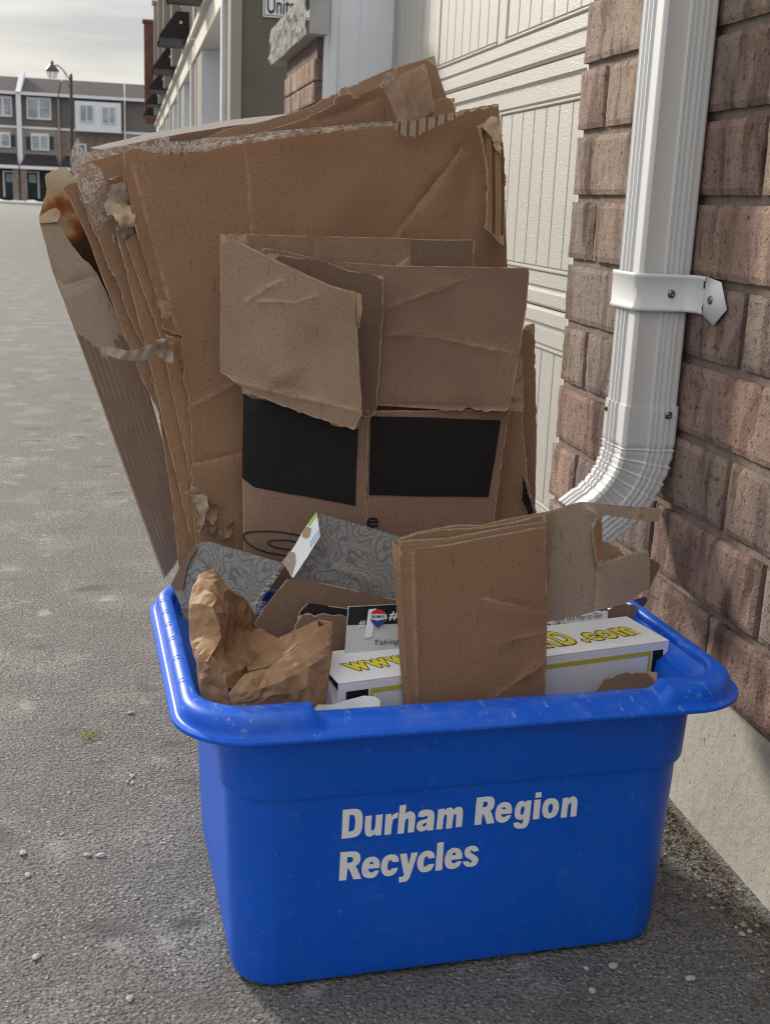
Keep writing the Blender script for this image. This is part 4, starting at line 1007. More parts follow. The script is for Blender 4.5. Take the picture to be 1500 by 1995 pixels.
# inner sheets fanning out to the left
board('narrow orange brown sheet edge tucked right behind the largest sheet', [(244, 470), (290, 440), (500, 500), (520, 1140), (388, 1140), (373, 960), (363, 890), (344, 807), (325, 713), (309, 647), (280, 570)], anch(1.370, 1.444), ('card_orange', 'edge', None), seed=2, warp=.002)
td, od, _ = board('orange brown cardboard sheet with a grey torn liner patch near its top left', [(212, 348), (240, 340), (330, 345), (500, 500), (520, 1140), (384, 1140), (368, 1036), (347, 940), (320, 833), (293, 708), (269, 620), (250, 548), (225, 442)], anch(1.378, 1.458), ('card_orange', 'edge', None), torn=(11, 12), seed=3, warp=.003)
scrap('grey torn liner patch', [(208, 352), (239, 343), (250, 380), (256, 430), (266, 469), (243, 473), (226, 440), (222, 420), (210, 420), (205, 400), (213, 385), (210, 370)], 1.432, 'card_grey', warp=.012, ws=30, parent=td)
scrap(None, [(216, 400), (240, 392), (262, 408), (262, 440), (236, 446), (226, 430)], 1.418, 'liner', warp=.014, ws=34, parent=td)
scrap(None, [(207, 352), (240, 340), (243, 352), (210, 362)], 1.42, 'card', warp=.010, ws=34, parent=td)
tc_, oc_, fc_ = board('cardboard sheet with clear plastic film on its top left corner', [(141, 324), (150, 303), (200, 290), (245, 283), (400, 300), (500, 500), (520, 1140), (352, 1140), (336, 980), (312, 820), (291, 715), (278, 668), (262, 638), (245, 598), (236, 565), (217, 526), (200, 486), (178, 436), (155, 380)], anch(1.386, 1.474), torn=(9, 10, 11, 12, 13, 14, 15, 16, 17), amp=.002, seed=5, warp=.003)
def film(label, poly, y, parent, warp=.012, ws=24, dy=0.): return scrap(label, poly, y, 'film', amp=.001, warp=warp, ws=ws, parent=parent, name='plastic_film', torn=(), thick=.0003, res=.006, dy=dy)
film('crinkled clear film', [(135, 300), (150, 270), (160, 288), (176, 300), (172, 312), (200, 330), (215, 400), (225, 480), (210, 500), (185, 440), (160, 380), (140, 335)], 1.446, tc_)
film('clear film peak', [(136, 322), (143, 285), (152, 266), (164, 290), (178, 303), (168, 318), (150, 326)], 1.440, tc_, warp=.02, ws=34)
film('film over the top edge', [(155, 300), (240, 272), (330, 262), (330, 284), (240, 298), (160, 318)], 1.45, tc_, warp=.008)
film('film along the top edge', [(250, 286), (330, 276), (460, 264), (560, 253), (700, 240), (762, 236), (762, 243), (700, 248), (560, 262), (470, 276), (400, 296), (300, 298)], 1.404, tm, warp=.006)
board('cardboard sheet showing only a plain strip behind the film covered sheet', [(125, 366), (150, 353), (320, 400), (500, 600), (520, 1120), (367, 1070), (352, 993), (330, 890), (309, 801), (275, 735), (248, 665), (231, 620), (200, 542), (172, 464)], anch(1.394, 1.492), seed=6, warp=.002, torn=(0,))
# scorched sheet and striped kraft sheet at the far left
def burnt(t, b, tcn):
    l = t.links.new
    sp = t.nodes.new('ShaderNodeSeparateXYZ'); l(tcn.outputs['Object'], sp.inputs[0])
    n = t.nodes.new('ShaderNodeTexNoise'); n.inputs['Scale'].default_value = 16; n.inputs['Detail'].default_value = 7; l(tcn.outputs['Object'], n.inputs['Vector'])
    a = t.nodes.new('ShaderNodeMath'); a.operation = 'MULTIPLY_ADD'; l(n.outputs['Fac'], a.inputs[0]); a.inputs[1].default_value = .20; l(sp.outputs[2], a.inputs[2])
    b2 = t.nodes.new('ShaderNodeMath'); b2.operation = 'MULTIPLY_ADD'; l(sp.outputs[0], b2.inputs[0]); b2.inputs[1].default_value = -.75; l(a.outputs[0], b2.inputs[2])
    mr = t.nodes.new('ShaderNodeMapRange'); mr.inputs['From Min'].default_value = .835; mr.inputs['From Max'].default_value = .955; l(b2.outputs[0], mr.inputs['Value'])
    r = t.nodes.new('ShaderNodeValToRGB'); l(mr.outputs[0], r.inputs[0])
    e = r.color_ramp.elements; e[0].position = .05; e[0].color = (.05, .028, .018, 1); e[1].position = .95; e[1].color = (.56, .49, .40, 1)
    for p, c in ((.28, (.075, .032, .018, 1)), (.42, (.22, .075, .022, 1)), (.52, (.34, .15, .05, 1)), (.60, (.46, .33, .21, 1))): q = e.new(p); q.color = c
    l(r.outputs[0], b.inputs['Base Color'])
    # thin paper lets the low sun glow through
    b.inputs['Transmission Weight'].default_value = .0
    tr = t.nodes.new('ShaderNodeBsdfTranslucent'); l(r.outputs[0], tr.inputs[0]); ad = t.nodes.new('ShaderNodeMixShader'); ad.inputs[0].default_value = .30
    out = [x for x in t.nodes if x.type == 'OUTPUT_MATERIAL'][0]
    l(b.outputs[0], ad.inputs[1]); l(tr.outputs[0], ad.inputs[2]); l(ad.outputs[0], out.inputs[0])
M['burnt'] = mat('scorched paper', (.5, .4, .3), .85, [], [('noise', 40, .5, .003)], extra=burnt)
tk = thing('kraft_sheet', 'grey brown kraft sheet with pale stripes and scorched orange top, leftmost in the bin', 'kraft sheet', (.04, 1.45, .3), 'flattened cardboard sheets standing in the bin')
ka = [(325, 1125, 1.452), (200, 600, 1.475), (120, 400, 1.502)]
ka = [(325, 1125, 1.447), (90, 430, 1.485), (260, 600, 1.484)]
kb = [(325, 1125, 1.455), (90, 430, 1.508), (260, 600, 1.492)]
sheet('scorched_layer', [(92, 339), (112, 331), (131, 328), (139, 337), (150, 350), (200, 500), (300, 760), (200, 720), (120, 520), (82, 440), (77, 420), (82, 405), (91, 374), (90, 355)], kb, ('burnt', 'burnt', None), thick=.0008, parent=tk, torn=(0, 1, 11, 12, 13), amp=.0015, warp=.008, wscale=9, res=.008, seed=8)
kf, kfr = sheet('panel', [(77, 431), (96, 429), (113, 428), (119, 442), (128, 462), (141, 478), (155, 496), (172, 511), (183, 526), (190, 534), (260, 680), (372, 1050), (340, 1104), (320, 1128), (296, 1060), (267, 980), (224, 860), (189, 761), (160, 681), (147, 646), (124, 584), (103, 528)], ka, ('card_grey', 'edge_plain', None), thick=.003, parent=tk, torn=(2, 3, 4, 5, 6, 7, 8), amp=.0015, warp=.003, wscale=5, seed=9, creases=((100, 530, 125, 560, -.004, .006), (120, 560, 190, 540, -.003, .003)))
sheet('curl_edge', [(77, 420), (96, 408), (110, 404), (120, 414), (113, 431), (96, 432), (78, 433)], [(77, 433, 1.478), (118, 431, 1.480), (96, 404, 1.494)], ('burnt', 'edge_plain', None), thick=.001, parent=tk, warp=.004, res=.006, seed=2)
def lerp(a, b, t): return (a[0]+(b[0]-a[0])*t, a[1]+(b[1]-a[1])*t)
M['stripe'] = mat('brown printed stripe', (.215, .155, .113), .8, [(30, (.185, .13, .095), .45, .7), (50, (.25, .19, .145), .64, .72)], [('noise', 300, .2, .0006)], 'UV', spec=.2)
nS = 10
for k in range(nS):
    t0, t1 = k/nS+.006, (k+1)/nS-.012
    bl, br = (322, 1124), (371, 1052); tl, tr_ = (150, 650), (262, 650)
    st0 = .0 + [.0, .02, .05, .10, .05, .08, .02, .0, .03, .06][k]; 
    p = [lerp(lerp(tl, bl, st0), lerp(tr_, br, st0), t0), lerp(lerp(tl, bl, st0+.012), lerp(tr_, br, st0+.012), t1), lerp(br, br, 0), (0, 0)]
    a0 = lerp(bl, br, t0*.98+.01); a1 = lerp(bl, br, t1*.98+.01)
    decal('stripe', [p[0], p[1], a1, a0], kfr, M['stripe'], kf, off=.0005)

# rear sheets at the top
tg, og, _ = board('rear cardboard sheet with pale corrugated top edge sloping up to the right', [(146, 304), (180, 290), (300, 264), (450, 240), (560, 229), (600, 240), (620, 600), (300, 600)], anch(1.402, 1.520), ('card_dark', 'edge', None), seed=10, warp=.002)
sheet('pale_edge', [(176, 288), (300, 258), (450, 233), (560, 222), (602, 226), (560, 233), (450, 245), (300, 270), (205, 292)], anch(1.398, 1.513), ('edge_white', 'edge_white', None), thick=.0012, parent=tg, res=.01, warp=.001)
tf, of_, _ = board('rearmost cardboard sheet, rising to the highest top corner beside the garage door', [(360, 282), (440, 250), (520, 233), (590, 213), (640, 191), (700, 160), (760, 135), (846, 109), (856, 150), (869, 188), (866, 300), (800, 520), (420, 520)], anch(1.394, 1.508, -.01), ('card_c', 'edge', None), seed=11, warp=.004, creases=((600, 230, 820, 150, .004, .012),), torn=(3, 4))
t2, o2, f2_ = board('cardboard flap with clear tape at its right end, in front of the highest sheet', [(420, 290), (470, 270), (600, 229), (650, 204), (665, 172), (675, 168), (690, 190), (743, 163), (780, 146), (829, 122), (834, 140), (848, 216), (852, 420), (450, 420)], anch(1.386, 1.482, -.008), ('card_b', 'edge', None), seed=12, warp=.005, torn=(2, 3, 4, 5, 6, 7, 8), amp=.0022, creases=((620, 240, 745, 190, -.004, .006), (790, 150, 820, 230, -.004, .004), (775, 160, 800, 240, .003, .004)))
scrap('strips of clear tape', [(745, 170), (790, 140), (829, 124), (848, 214), (820, 230), (775, 240), (762, 200)], 1.45, 'tape', amp=.001, torn=(), parent=t2, warp=.004, ws=30, name='packing_tape', thick=.0003)
film('crumpled white tape tag', [(738, 170), (748, 142), (765, 140), (772, 120), (778, 118), (779, 136), (770, 152), (745, 172)], 1.45, t2, warp=.014, ws=40)
board('small layered cardboard corner poking out to the right of the taped flap', [(845, 196), (868, 189), (886, 190), (888, 240), (880, 420), (840, 420)], anch(1.380, 1.470, -.004), seed=13, torn=(1, 2), amp=.003)
board('tall narrow cardboard sheet at the right of the pile, against the garage door', [(1012, 645), (1024, 634), (1040, 630), (1042, 700), (1046, 860), (1043, 1000), (1040, 1150), (960, 1150), (975, 900), (1000, 700)], [(900, 1080, 1.380), (1046, 1080, 1.385), (1030, 640, 1.40)], seed=14, torn=(0, 1, 2, 3), amp=.0015)
tj, oj, _ = board('thin cardboard sheet with a torn black printed corner behind the black panelled carton', [(990, 800), (1003, 700), (1012, 650), (1018, 720), (1020, 850), (1032, 960), (1046, 1002), (1030, 1150), (960, 1150), (965, 980)], [(900, 1080, 1.350), (1046, 1080, 1.352), (1010, 660, 1.372)], seed=15, torn=(1, 2, 3, 4, 5), amp=.002)
scrap('torn black print', [(1016, 925), (1022, 940), (1034, 975), (1040, 1000), (1030, 1004), (1016, 970)], 1.343, 'black_ink', warp=.004, parent=tj)

# ================================================================ carton with two black printed panels
cb = thing('carton', 'pinkish brown carton with two black printed rectangles and open top flaps', 'carton', (.27, 1.32, .1))
aL = [(470, 1000, 1.338), (715, 1000, 1.308), (590, 760, 1.318)]
aR = [(716, 1000, 1.308), (985, 1000, 1.330), (850, 760, 1.326)]
bL, fL = sheet('left_panel', [(470, 760), (560, 772), (720, 800), (716, 900), (713, 1020), (712, 1150), (474, 1150), (471, 935)], aL, ('card_pink', 'edge', None), parent=cb, seed=21, warp=.0025, wscale=3, curl=lambda x, y: -.010*(max(0, x+.022)/.022)**2)
bR, fR = sheet('right_panel', [(721, 800), (850, 800), (994, 795), (988, 830), (962, 1020), (955, 1150), (713, 1150), (714, 1020)], aR, ('card_pink', 'edge', None), parent=cb, seed=22, warp=.002, wscale=3)
decal('black_print', [(471, 770), (560, 790), (640, 820), (698, 836), (695, 900), (692, 985), (600, 967), (495, 949), (471, 936)], fL, M['black_ink'], bL, off=.0012)
decal('black_print', [(722, 811), (840, 813), (975, 819), (964, 890), (951, 968), (840, 967), (718, 964), (720, 880)], fR, M['black_ink'], bR, off=.0012)
# printed double ellipse and letter fragment
def on(frame, x, y, off=.001):
    A, u, v, n, disp = frame; p = PP(x, y, A, n); d = p-A; return p+n*(disp(d.dot(u), d.dot(v))+off)
el = MB()
def ell(cx, cy, rx, ry, a0, a1, rot, wd=1.3, k=60):
    P = []
    for i in range(k+1):
        an = R(a0+(a1-a0)*i/k); x = rx*math.cos(an); y = ry*math.sin(an); P.append((cx+x*math.cos(rot)-y*math.sin(rot), cy+x*math.sin(rot)+y*math.cos(rot)))
    vs = []; 
    for i, (x, y) in enumerate(P):
        q = P[min(i+1, k)]; w = P[max(0, i-1)]; dx, dy = q[0]-w[0], q[1]-w[1]; l_ = math.hypot(dx, dy) or 1
        vs += [on(fL, x-dy/l_*wd, y+dx/l_*wd), on(fL, x+dy/l_*wd, y-dx/l_*wd)]
    el.add(vs, [(2*i, 2*i+1, 2*i+3, 2*i+2) for i in range(k)])
ell(552, 1059, 80, 22, 0, 360, R(8)); ell(560, 1061, 38, 8.5, 0, 360, R(6))
el.build('printed_logo', M['ink'], bL)
e2 = MB(); p0 = on(fR, 716, 1027); text_on(e2, p0-Vector((.001, 0, 0)), p0+Vector((.0120, 0, 0)), (0, 0, .0185), 0, body='e', bold=.018); e2.build('lettering', M['ink'], bR)
# flaps
sheet('flap', [(440, 457), (480, 456), (620, 460), (799, 464), (800, 514), (760, 522), (620, 514), (500, 490)], [(430, 520, 1.352), (800, 520, 1.352), (600, 450, 1.356)], ('card_pink', 'edge_plain', None), parent=cb, seed=24, creases=((612, 466, 618, 512, -.003, .003),))
sheet('flap', [(799, 466), (924, 467), (921, 524), (760, 524), (797, 500)], [(780, 520, 1.347), (930, 520, 1.347), (850, 460, 1.350)], ('card_dark', 'edge_plain', None), parent=cb, seed=25)
sheet('flap', [(497, 480), (560, 489), (622, 506), (763, 517), (900, 519), (1028, 522), (1031, 530), (1026, 600), (1010, 700), (994, 793), (985, 801), (850, 797), (735, 790), (600, 780), (520, 700)], [(500, 790, 1.316), (990, 790, 1.320), (800, 520, 1.336)], ('card_pink', 'edge_plain', None), parent=cb, seed=26, warp=.002,
      creases=((745, 605, 920, 538, .0016, .0018), (755, 653, 810, 650, .0018, .0018), (810, 650, 1010, 690, .0018, .0018), (735, 790, 990, 797, -.003, .004)), torn=(9, 10))
sheet('flap', [(520, 492), (640, 512), (681, 527), (747, 538), (746, 600), (741, 700), (733, 806), (720, 814), (706, 811), (640, 740), (560, 640)], [(520, 790, 1.306), (740, 790, 1.304), (640, 520, 1.314)], ('card_dark', 'edge_plain', None), parent=cb, seed=27, torn=(3, 4, 5), amp=.001)
sheet('flap', [(429, 455), (470, 474), (540, 509), (600, 538), (640, 556), (690, 570), (697, 684), (702, 760), (706, 806), (690, 838), (618, 815), (559, 793), (491, 768), (470, 752), (450, 738), (429, 725), (430, 600)], [(430, 725, 1.334), (706, 806, 1.262), (560, 500, 1.296)], ('card_tan', 'edge', None), parent=cb, seed=28, warp=.003, thick=.0045,
      creases=((480, 585, 545, 545, .0018, .002), (500, 585, 575, 590, .0018, .002), (575, 590, 620, 575, .0018, .002), (430, 735, 500, 752, .0025, .003), (500, 752, 700, 800, .0025, .003), (520, 748, 590, 715, .004, .008)), dents=((545, 700, .008, .03), (600, 690, -.008, .03)), torn=(7, 8, 9, 10, 11, 12, 13, 14), amp=.0012)
sheet('flap', [(470, 752), (491, 768), (559, 793), (618, 815), (690, 838), (700, 826), (706, 806), (640, 800), (560, 780)], [(430, 745, 1.330), (706, 806, 1.270), (560, 600, 1.300)], ('card_pink', 'edge_plain', None), parent=cb, seed=29, torn=(0, 1, 2, 3))
sheet('flap', [(688, 566), (704, 574), (706, 600), (700, 640), (695, 640)], [(688, 640, 1.270), (706, 640, 1.272), (700, 560, 1.276)], ('edge', 'edge', None), parent=cb, res=.006)

# ================================================================ patterned gift box lid, opened flat
gb = thing('patterned_box', 'grey swirl patterned box opened flat with a small white and blue printed flap', 'patterned box', (.2, 1.27, .15))
sheet('left_side', [(334, 1140), (345, 1118), (356, 1096), (367, 1079), (378, 1065), (392, 1057), (406, 1055), (470, 1073), (552, 1097), (530, 1130), (500, 1175), (498, 1260), (360, 1240), (352, 1180)], [(350, 1140, 1.315), (500, 1170, 1.262), (480, 1060, 1.29)], ('paisley', 'edge_plain', None), thick=.0012, parent=gb, seed=31, warp=.004)
sheet('brown_border', [(333, 1140), (345, 1117), (367, 1077), (380, 1063), (386, 1066), (374, 1085), (364, 1110), (356, 1150)], [(350, 1140, 1.312), (500, 1170, 1.259), (480, 1060, 1.287)], ('card_dark', 'edge_plain', None), thick=.001, parent=gb, seed=31, warp=.004, res=.006)
qa = [(570, 1120, 1.262), (785, 1170, 1.235), (620, 1000, 1.278)]
sheet('right_side', [(617, 999), (700, 1022), (790, 1048), (800, 1180), (784, 1176), (738, 1169), (700, 1156), (640, 1140), (571, 1127), (552, 1100)], qa, ('paisley', 'edge_white', None), thick=.0012, parent=gb, seed=32, warp=.003, creases=((640, 1100, 740, 1140, .003, .004),))
tbf, tff = sheet('white_flap', [(617, 998), (624, 1045), (600, 1084), (571, 1127), (562, 1112), (550, 1096), (572, 1068), (590, 1036)], [(571, 1127, 1.228), (550, 1096, 1.246), (620, 1000, 1.262)], ('white_card', 'edge_white', None), thick=.0012, parent=gb, seed=33, warp=.0015, res=.006)
for k in range(4): x = 605+k*4.6; y = 1066-k*6.5; decal('blue_mark', [(x, y-11), (x+2, y-14), (x+3, y-1), (x+1, y+2)], tff, M['lightblue'], tbf, off=.0006, res=.01)
decal('green_edge', [(600, 1022), (617, 998), (618, 1004), (604, 1026)], tff, M['green'], tbf, off=.0006, res=.01)
decal('grey_patch', [(590, 1036), (598, 1026), (607, 1030), (604, 1046), (596, 1050), (589, 1046)], tff, M['card_grey'], tbf, off=.0006, res=.01)
decal('grey_patch', [(551, 1096), (566, 1074), (576, 1078), (577, 1095), (570, 1122), (562, 1112)], tff, M['card_grey'], tbf, off=.0006, res=.01)
sheet('clear_tape', [(548, 1098), (556, 1102), (506, 1175), (498, 1170)], [(500, 1172, 1.235), (520, 1172, 1.235), (552, 1100, 1.245)], ('film', 'film', None), thick=.0004, parent=gb, res=.01)
sheet('torn_tape', [(486, 1180), (500, 1168), (520, 1172), (516, 1190), (500, 1196), (488, 1192)], [(486, 1196, 1.228), (520, 1196, 1.228), (500, 1168, 1.236)], ('film', 'film', None), thick=.0006, parent=gb, res=.005, warp=.012, wscale=40)

# ================================================================ smaller things in the bin
board('dark brown board lying aslant under the patterned box', [(560, 1128), (600, 1128), (700, 1152), (795, 1172), (800, 1330), (560, 1340), (495, 1214), (530, 1165)], [(500, 1220, 1.205), (800, 1230, 1.215), (600, 1120, 1.232)], ('card_dark', 'edge_plain', None), name='cardboard_piece', cat='cardboard piece', group=None, seed=41)
tb = thing('torn_box', 'torn open small box with a black inside, left of the printed flyer', 'torn box', (.2, 1.18, .2))
sheet('black_inside', [(583, 1192), (590, 1184), (600, 1175), (640, 1180), (684, 1186), (690, 1330), (583, 1330)], [(580, 1300, 1.170), (690, 1300, 1.175), (640, 1180, 1.194)], ('black', 'edge_plain', None), thick=.002, parent=tb, seed=42)
sheet('front_layer', [(574, 1226), (580, 1201), (598, 1194), (620, 1197), (640, 1197), (682, 1202), (690, 1345), (556, 1345), (568, 1240)], [(560, 1300, 1.150), (690, 1300, 1.160), (640, 1200, 1.184)], ('card_dark', 'edge_plain', None), thick=.002, parent=tb, torn=(0, 1, 2, 3, 4, 8), seed=43)
fy = thing('flyer', 'printed flyer with a black header and a red white and blue balloon logo', 'flyer', (.24, 1.16, .28))
ya_ = [(672, 1268, 1.142), (800, 1262, 1.150), (678, 1180, 1.166)]
fo_, ff_ = sheet('paper', [(678, 1181), (740, 1178), (800, 1175), (808, 1300), (669, 1310), (672, 1268)], ya_, ('grey_print', 'edge_white', None), thick=.0006, parent=fy, warp=.0006, seed=44)
decal('black_header', [(679.5, 1182.5), (740, 1179.5), (799, 1176.5), (801, 1214), (676.5, 1218)], ff_, M['black'], fo_, off=.0004)
def ont(frame, x, y, off): A, u, v, n, d_ = frame; return PP(x, y, A, n)+n*(off+.0006)
def px_text(mb, frame, body_, p0, p1, hpx, bold=.0, shear=0., off=.0008):
    a, b = ont(frame, *p0, off), ont(frame, *p1, off); c = ont(frame, p0[0]-.0, p0[1]-hpx, off); text_on(mb, a, b, c-a, 0, body=body_, bold=bold, shear=shear)
m = MB(); px_text(m, ff_, '#1', (757, 1207), (786, 1205), 17, .02, .15); px_text(m, ff_, '#', (698, 1222), (711, 1221), 14, .01, .1); px_text(m, ff_, '1', (712, 1241), (729, 1239), 54, .03, .12, off=.0012); m.build('white_lettering', M['white'], fo_)
m = MB(); px_text(m, ff_, 'Taking th', (728, 1257), (796, 1253), 10.5, .0, .2); m.build('lettering', M['ink'], fo_)
def blob(frame, pts, m_, name, parent, off):
    vs = [ont(frame, x, y, off) for x, y in pts]; b_ = MB(); b_.add(vs, [list(range(len(vs)))]); return b_.build(name, m_, parent)
bc = (735.5, 1204)
def bal(a0, a1, sx=17, sy=16): return [(bc[0]+sx*math.cos(R(a0+(a1-a0)*i/16)), bc[1]-sy*math.sin(R(a0+(a1-a0)*i/16))) for i in range(17)]
blob(ff_, bal(-10, 190)+[(724, 1216), (733.5, 1225), (745, 1216)], M['white'], 'balloon', fo_, .0016)
blob(ff_, bal(28, 152), M['red'], 'balloon_top', fo_, .0020)
blob(ff_, [(719.5, 1207), (735, 1210), (751.5, 1206), (745, 1215.5), (734, 1224.5), (725, 1216)], M['navy'], 'balloon_bottom', fo_, .0020)
m = MB(); px_text(m, ff_, 'RE/MAX', (722.5, 1205.5), (748.5, 1204), 6, .02, off=.0024); m.build('logo_lettering', M['navy'], fo_)

f2 = thing('flyer', 'white flyer with small black italic print, showing just above the long box', 'flyer', (.46, 1.2, .28))
yb_ = [(1060, 1260, 1.190), (1190, 1250, 1.205), (1150, 1190, 1.222)]
fo2, ff2 = sheet('paper', [(1040, 1204), (1062, 1201), (1142, 1194), (1183, 1190), (1184, 1260), (1040, 1270)], yb_, ('white_card', 'edge_white', None), thick=.0006, parent=f2, warp=.0005, seed=45)
m = MB(); px_text(m, ff2, 'here We Plan to Get', (1078, 1213), (1172, 1203), 10, .0, .2); px_text(m, ff2, 'Dollars', (1060, 1226), (1108, 1220), 10, .02, .2); m.build('lettering', M['ink'], fo2)
blob(ff2, [(1130, 1184), (1182, 1181), (1182.5, 1190), (1130, 1194)], M['black'], 'black_header', fo2, .0004)

# long white box
lb = thing('white_box', 'long white box with yellow web address lettering along its top', 'box', (.38, 1.14, .06))
zt_ = .312; FLc, FRc, BLc = PZ(660, 1331, zt_), PZ(1303, 1247, zt_), PZ(635, 1277, zt_)
ux_ = (FRc-FLc); Lx = ux_.length; ux_.normalize(); uy_ = Vector((-ux_.y, ux_.x, 0)); Wd = .082
BLc = FLc+uy_*Wd; BRc = PZ(1257, 1193, zt_)
Wr = (BRc-FRc).dot(uy_)
def LB(a, b, z): return FLc+ux_*a+uy_*b+Vector((0, 0, z-zt_))
m = MB()
def lbox(a0, a1, b0, b1, z0, z1): 
    P = [LB(a0, b0, z0), LB(a1, b0, z0), LB(a1, b1, z0), LB(a0, b1, z0), LB(a0, b0, z1), LB(a1, b0, z1), LB(a1, b1, z1), LB(a0, b1, z1)]
    m.add(P, [(0, 3, 2, 1), (4, 5, 6, 7), (0, 1, 5, 4), (1, 2, 6, 5), (2, 3, 7, 6), (3, 0, 4, 7)])
th = .0018
lbox(.0, Lx, 0, Wd, zt_-th, zt_); lbox(0, Lx, 0, th, .07, zt_-th-.0002); lbox(0, Lx, Wd-th, Wd, .07, zt_-th-.0002); lbox(Lx-th*1.2, Lx-.0002, th+.0002, Wd-th-.0002, .07, zt_-th-.0002)
m.build('body', M['white_card'], lb, bevel=.0006)
m = MB(); m.add([LB(.0002, th, .10), LB(.0002, Wd-.003, .10), LB(.0002, Wd-.003, zt_-.022), LB(.005, Wd*.6, zt_-.012), LB(.009, .012, zt_-.022), LB(.0002, th, zt_-.04)], [(0, 5, 4, 3, 2, 1)]); eo = m.build('end_flap', M['white_card'], lb); 
md = eo.modifiers.new('s', 'SOLIDIFY'); md.thickness = .0015
m = MB(); m.add([LB(.012, th, .10), LB(.012, Wd-th, .10), LB(.012, Wd-th, zt_-th), LB(.012, th, zt_-th)], [(0, 3, 2, 1)]); m.build('dark_inside', M['card_dark'], lb)
def tpx(x, y, h): return PZ(x, y, zt_+h)
def top_text(body_, p0, p1, up):
    for h, bo, mm_, nm in ((.0003, .080, M['ink'], 'letter_outline'), (.0006, .042, M['yellow'], 'lettering')):
        mb = MB(); a, b = tpx(*p0, h), tpx(*p1, h); text_on(mb, a, b, up, 0, body=body_, bold=bo, ref=.042, spacing=1.22); mb.build(nm, mm_, lb)
upl = (uy_*.030-ux_*.006)
top_text('www', (686, 1307), (806, 1288), upl)
top_text('ARD', (1026, 1266), (1130, 1251), upl*1.35)
top_text('.com', (1139, 1250), (1247, 1233), upl*1.12)
def front(a0, z0, a1, z1, m_, nm, off=.0005): 
    mb = MB(); mb.add([LB(a0, -off, z0), LB(a1, -off, z0), LB(a1, -off, z1), LB(a0, -off, z1)], [(0, 1, 2, 3)]); return mb.build(nm, m_, lb)
front(.008, .20, .032, zt_-.010, M['black'], 'black_print'); front(Lx-.021, .20, Lx-.007, zt_-.010, M['black'], 'black_print')
front(.034, zt_-.015, Lx-.023, zt_-.010, M['yellow_dull'], 'yellow_line'); front(.0340, .20, .0375, zt_-.0152, M['yellow_dull'], 'yellow_line'); front(Lx-.0265, .20, Lx-.023, zt_-.0152, M['yellow_dull'], 'yellow_line')
board('small torn brown flap at the right in front of the long white box', [(1160, 1345), (1172, 1330), (1184, 1321), (1200, 1313), (1214, 1310), (1250, 1309), (1279, 1309), (1280, 1330), (1270, 1390), (1160, 1400)], [(1160, 1340, 1.092), (1280, 1325, 1.108), (1220, 1300, 1.112)], ('card_dark', 'edge_plain', None), name='cardboard_piece', cat='cardboard piece', group=None, torn=(0, 1, 2, 3, 4, 5), thick=.0018, seed=46)
mk = thing('plastic_tray', 'milky plastic sliver between the long white box and the front rim', 'plastic piece', (.2, 1.06, .28))
sheet('panel', [(586, 1381), (596, 1372), (620, 1371), (650, 1369), (680, 1361), (708, 1355), (728, 1357), (740, 1364), (742, 1400), (586, 1400)], [(590, 1380, 1.050), (740, 1370, 1.056), (700, 1350, 1.064)], ('plastic_white', 'plastic_white', None), thick=.001, parent=mk, warp=.004, wscale=14, res=.006)
board('small brown board corner behind the right end of the long white box', [(1178, 1240), (1182, 1189), (1208, 1176), (1238, 1179), (1258, 1195), (1260, 1240)], [(1180, 1230, 1.235), (1260, 1230, 1.235), (1210, 1170, 1.252)], ('card_dark', 'edge_plain', None), name='cardboard_piece', cat='cardboard piece', group=None, thick=.002, seed=47)
board('dark purple card corner at the right back of the bin', [(1190, 1182), (1216, 1174), (1254, 1163), (1260, 1170), (1250, 1186), (1256, 1200), (1200, 1230)], [(1190, 1200, 1.27), (1260, 1200, 1.27), (1230, 1160, 1.285)], ('purple', 'purple', None), name='purple_card', cat='card', group=None, thick=.0015, seed=48)

# ================================================================ folded cardboard leaning on the front rim
fd = thing('folded_cardboard', 'folded brown cardboard standing at the front rim, with a notched tan flap spreading right', 'folded cardboard', (.38, 1.07, .1))
sheet('front_panel', [(774, 1064), (787, 1073), (874, 1061), (960, 1044), (1060, 1026), (1063, 1100), (1064, 1188), (1061, 1351), (1058, 1480), (806, 1480), (796, 1370), (783, 1188)], [(796, 1370, 1.058), (1060, 1351, 1.078), (900, 1060, 1.080)], ('card', 'edge', None), parent=fd, seed=51, thick=.0035, warp=.0022,
      creases=((803, 1080, 812, 1370, .0022, .004), (940, 1165, 1058, 1190, -.0018, .003), (975, 1250, 1060, 1230, .0015, .003), (965, 1355, 1055, 1290, .002, .0025)))
k2 = 0
for dy_, top in ((.0065, [(777, 1056), (800, 1052), (874, 1048), (940, 1036), (1050, 1018), (1063, 1016)]), (.012, [(777, 1052), (810, 1041), (870, 1032), (935, 1028), (1000, 1018), (1053, 1004), (1064, 1002)]), (.0175, [(779, 1050), (815, 1037), (890, 1023), (942, 1024), (985, 1013), (1053, 1000), (1080, 996)])):
    sheet('inner_fold', top+[(1066, 1200), (1060, 1400), (800, 1400), (784, 1200)], [(796, 1370, 1.058+dy_), (1060, 1351, 1.078+dy_), (900, 1060, 1.080+dy_)], (('card_tan', 'edge', None) if k2 % 2 == 0 else ('card', 'edge', None)), parent=fd, seed=52+k2, thick=.0035, warp=.0015); k2 += 1
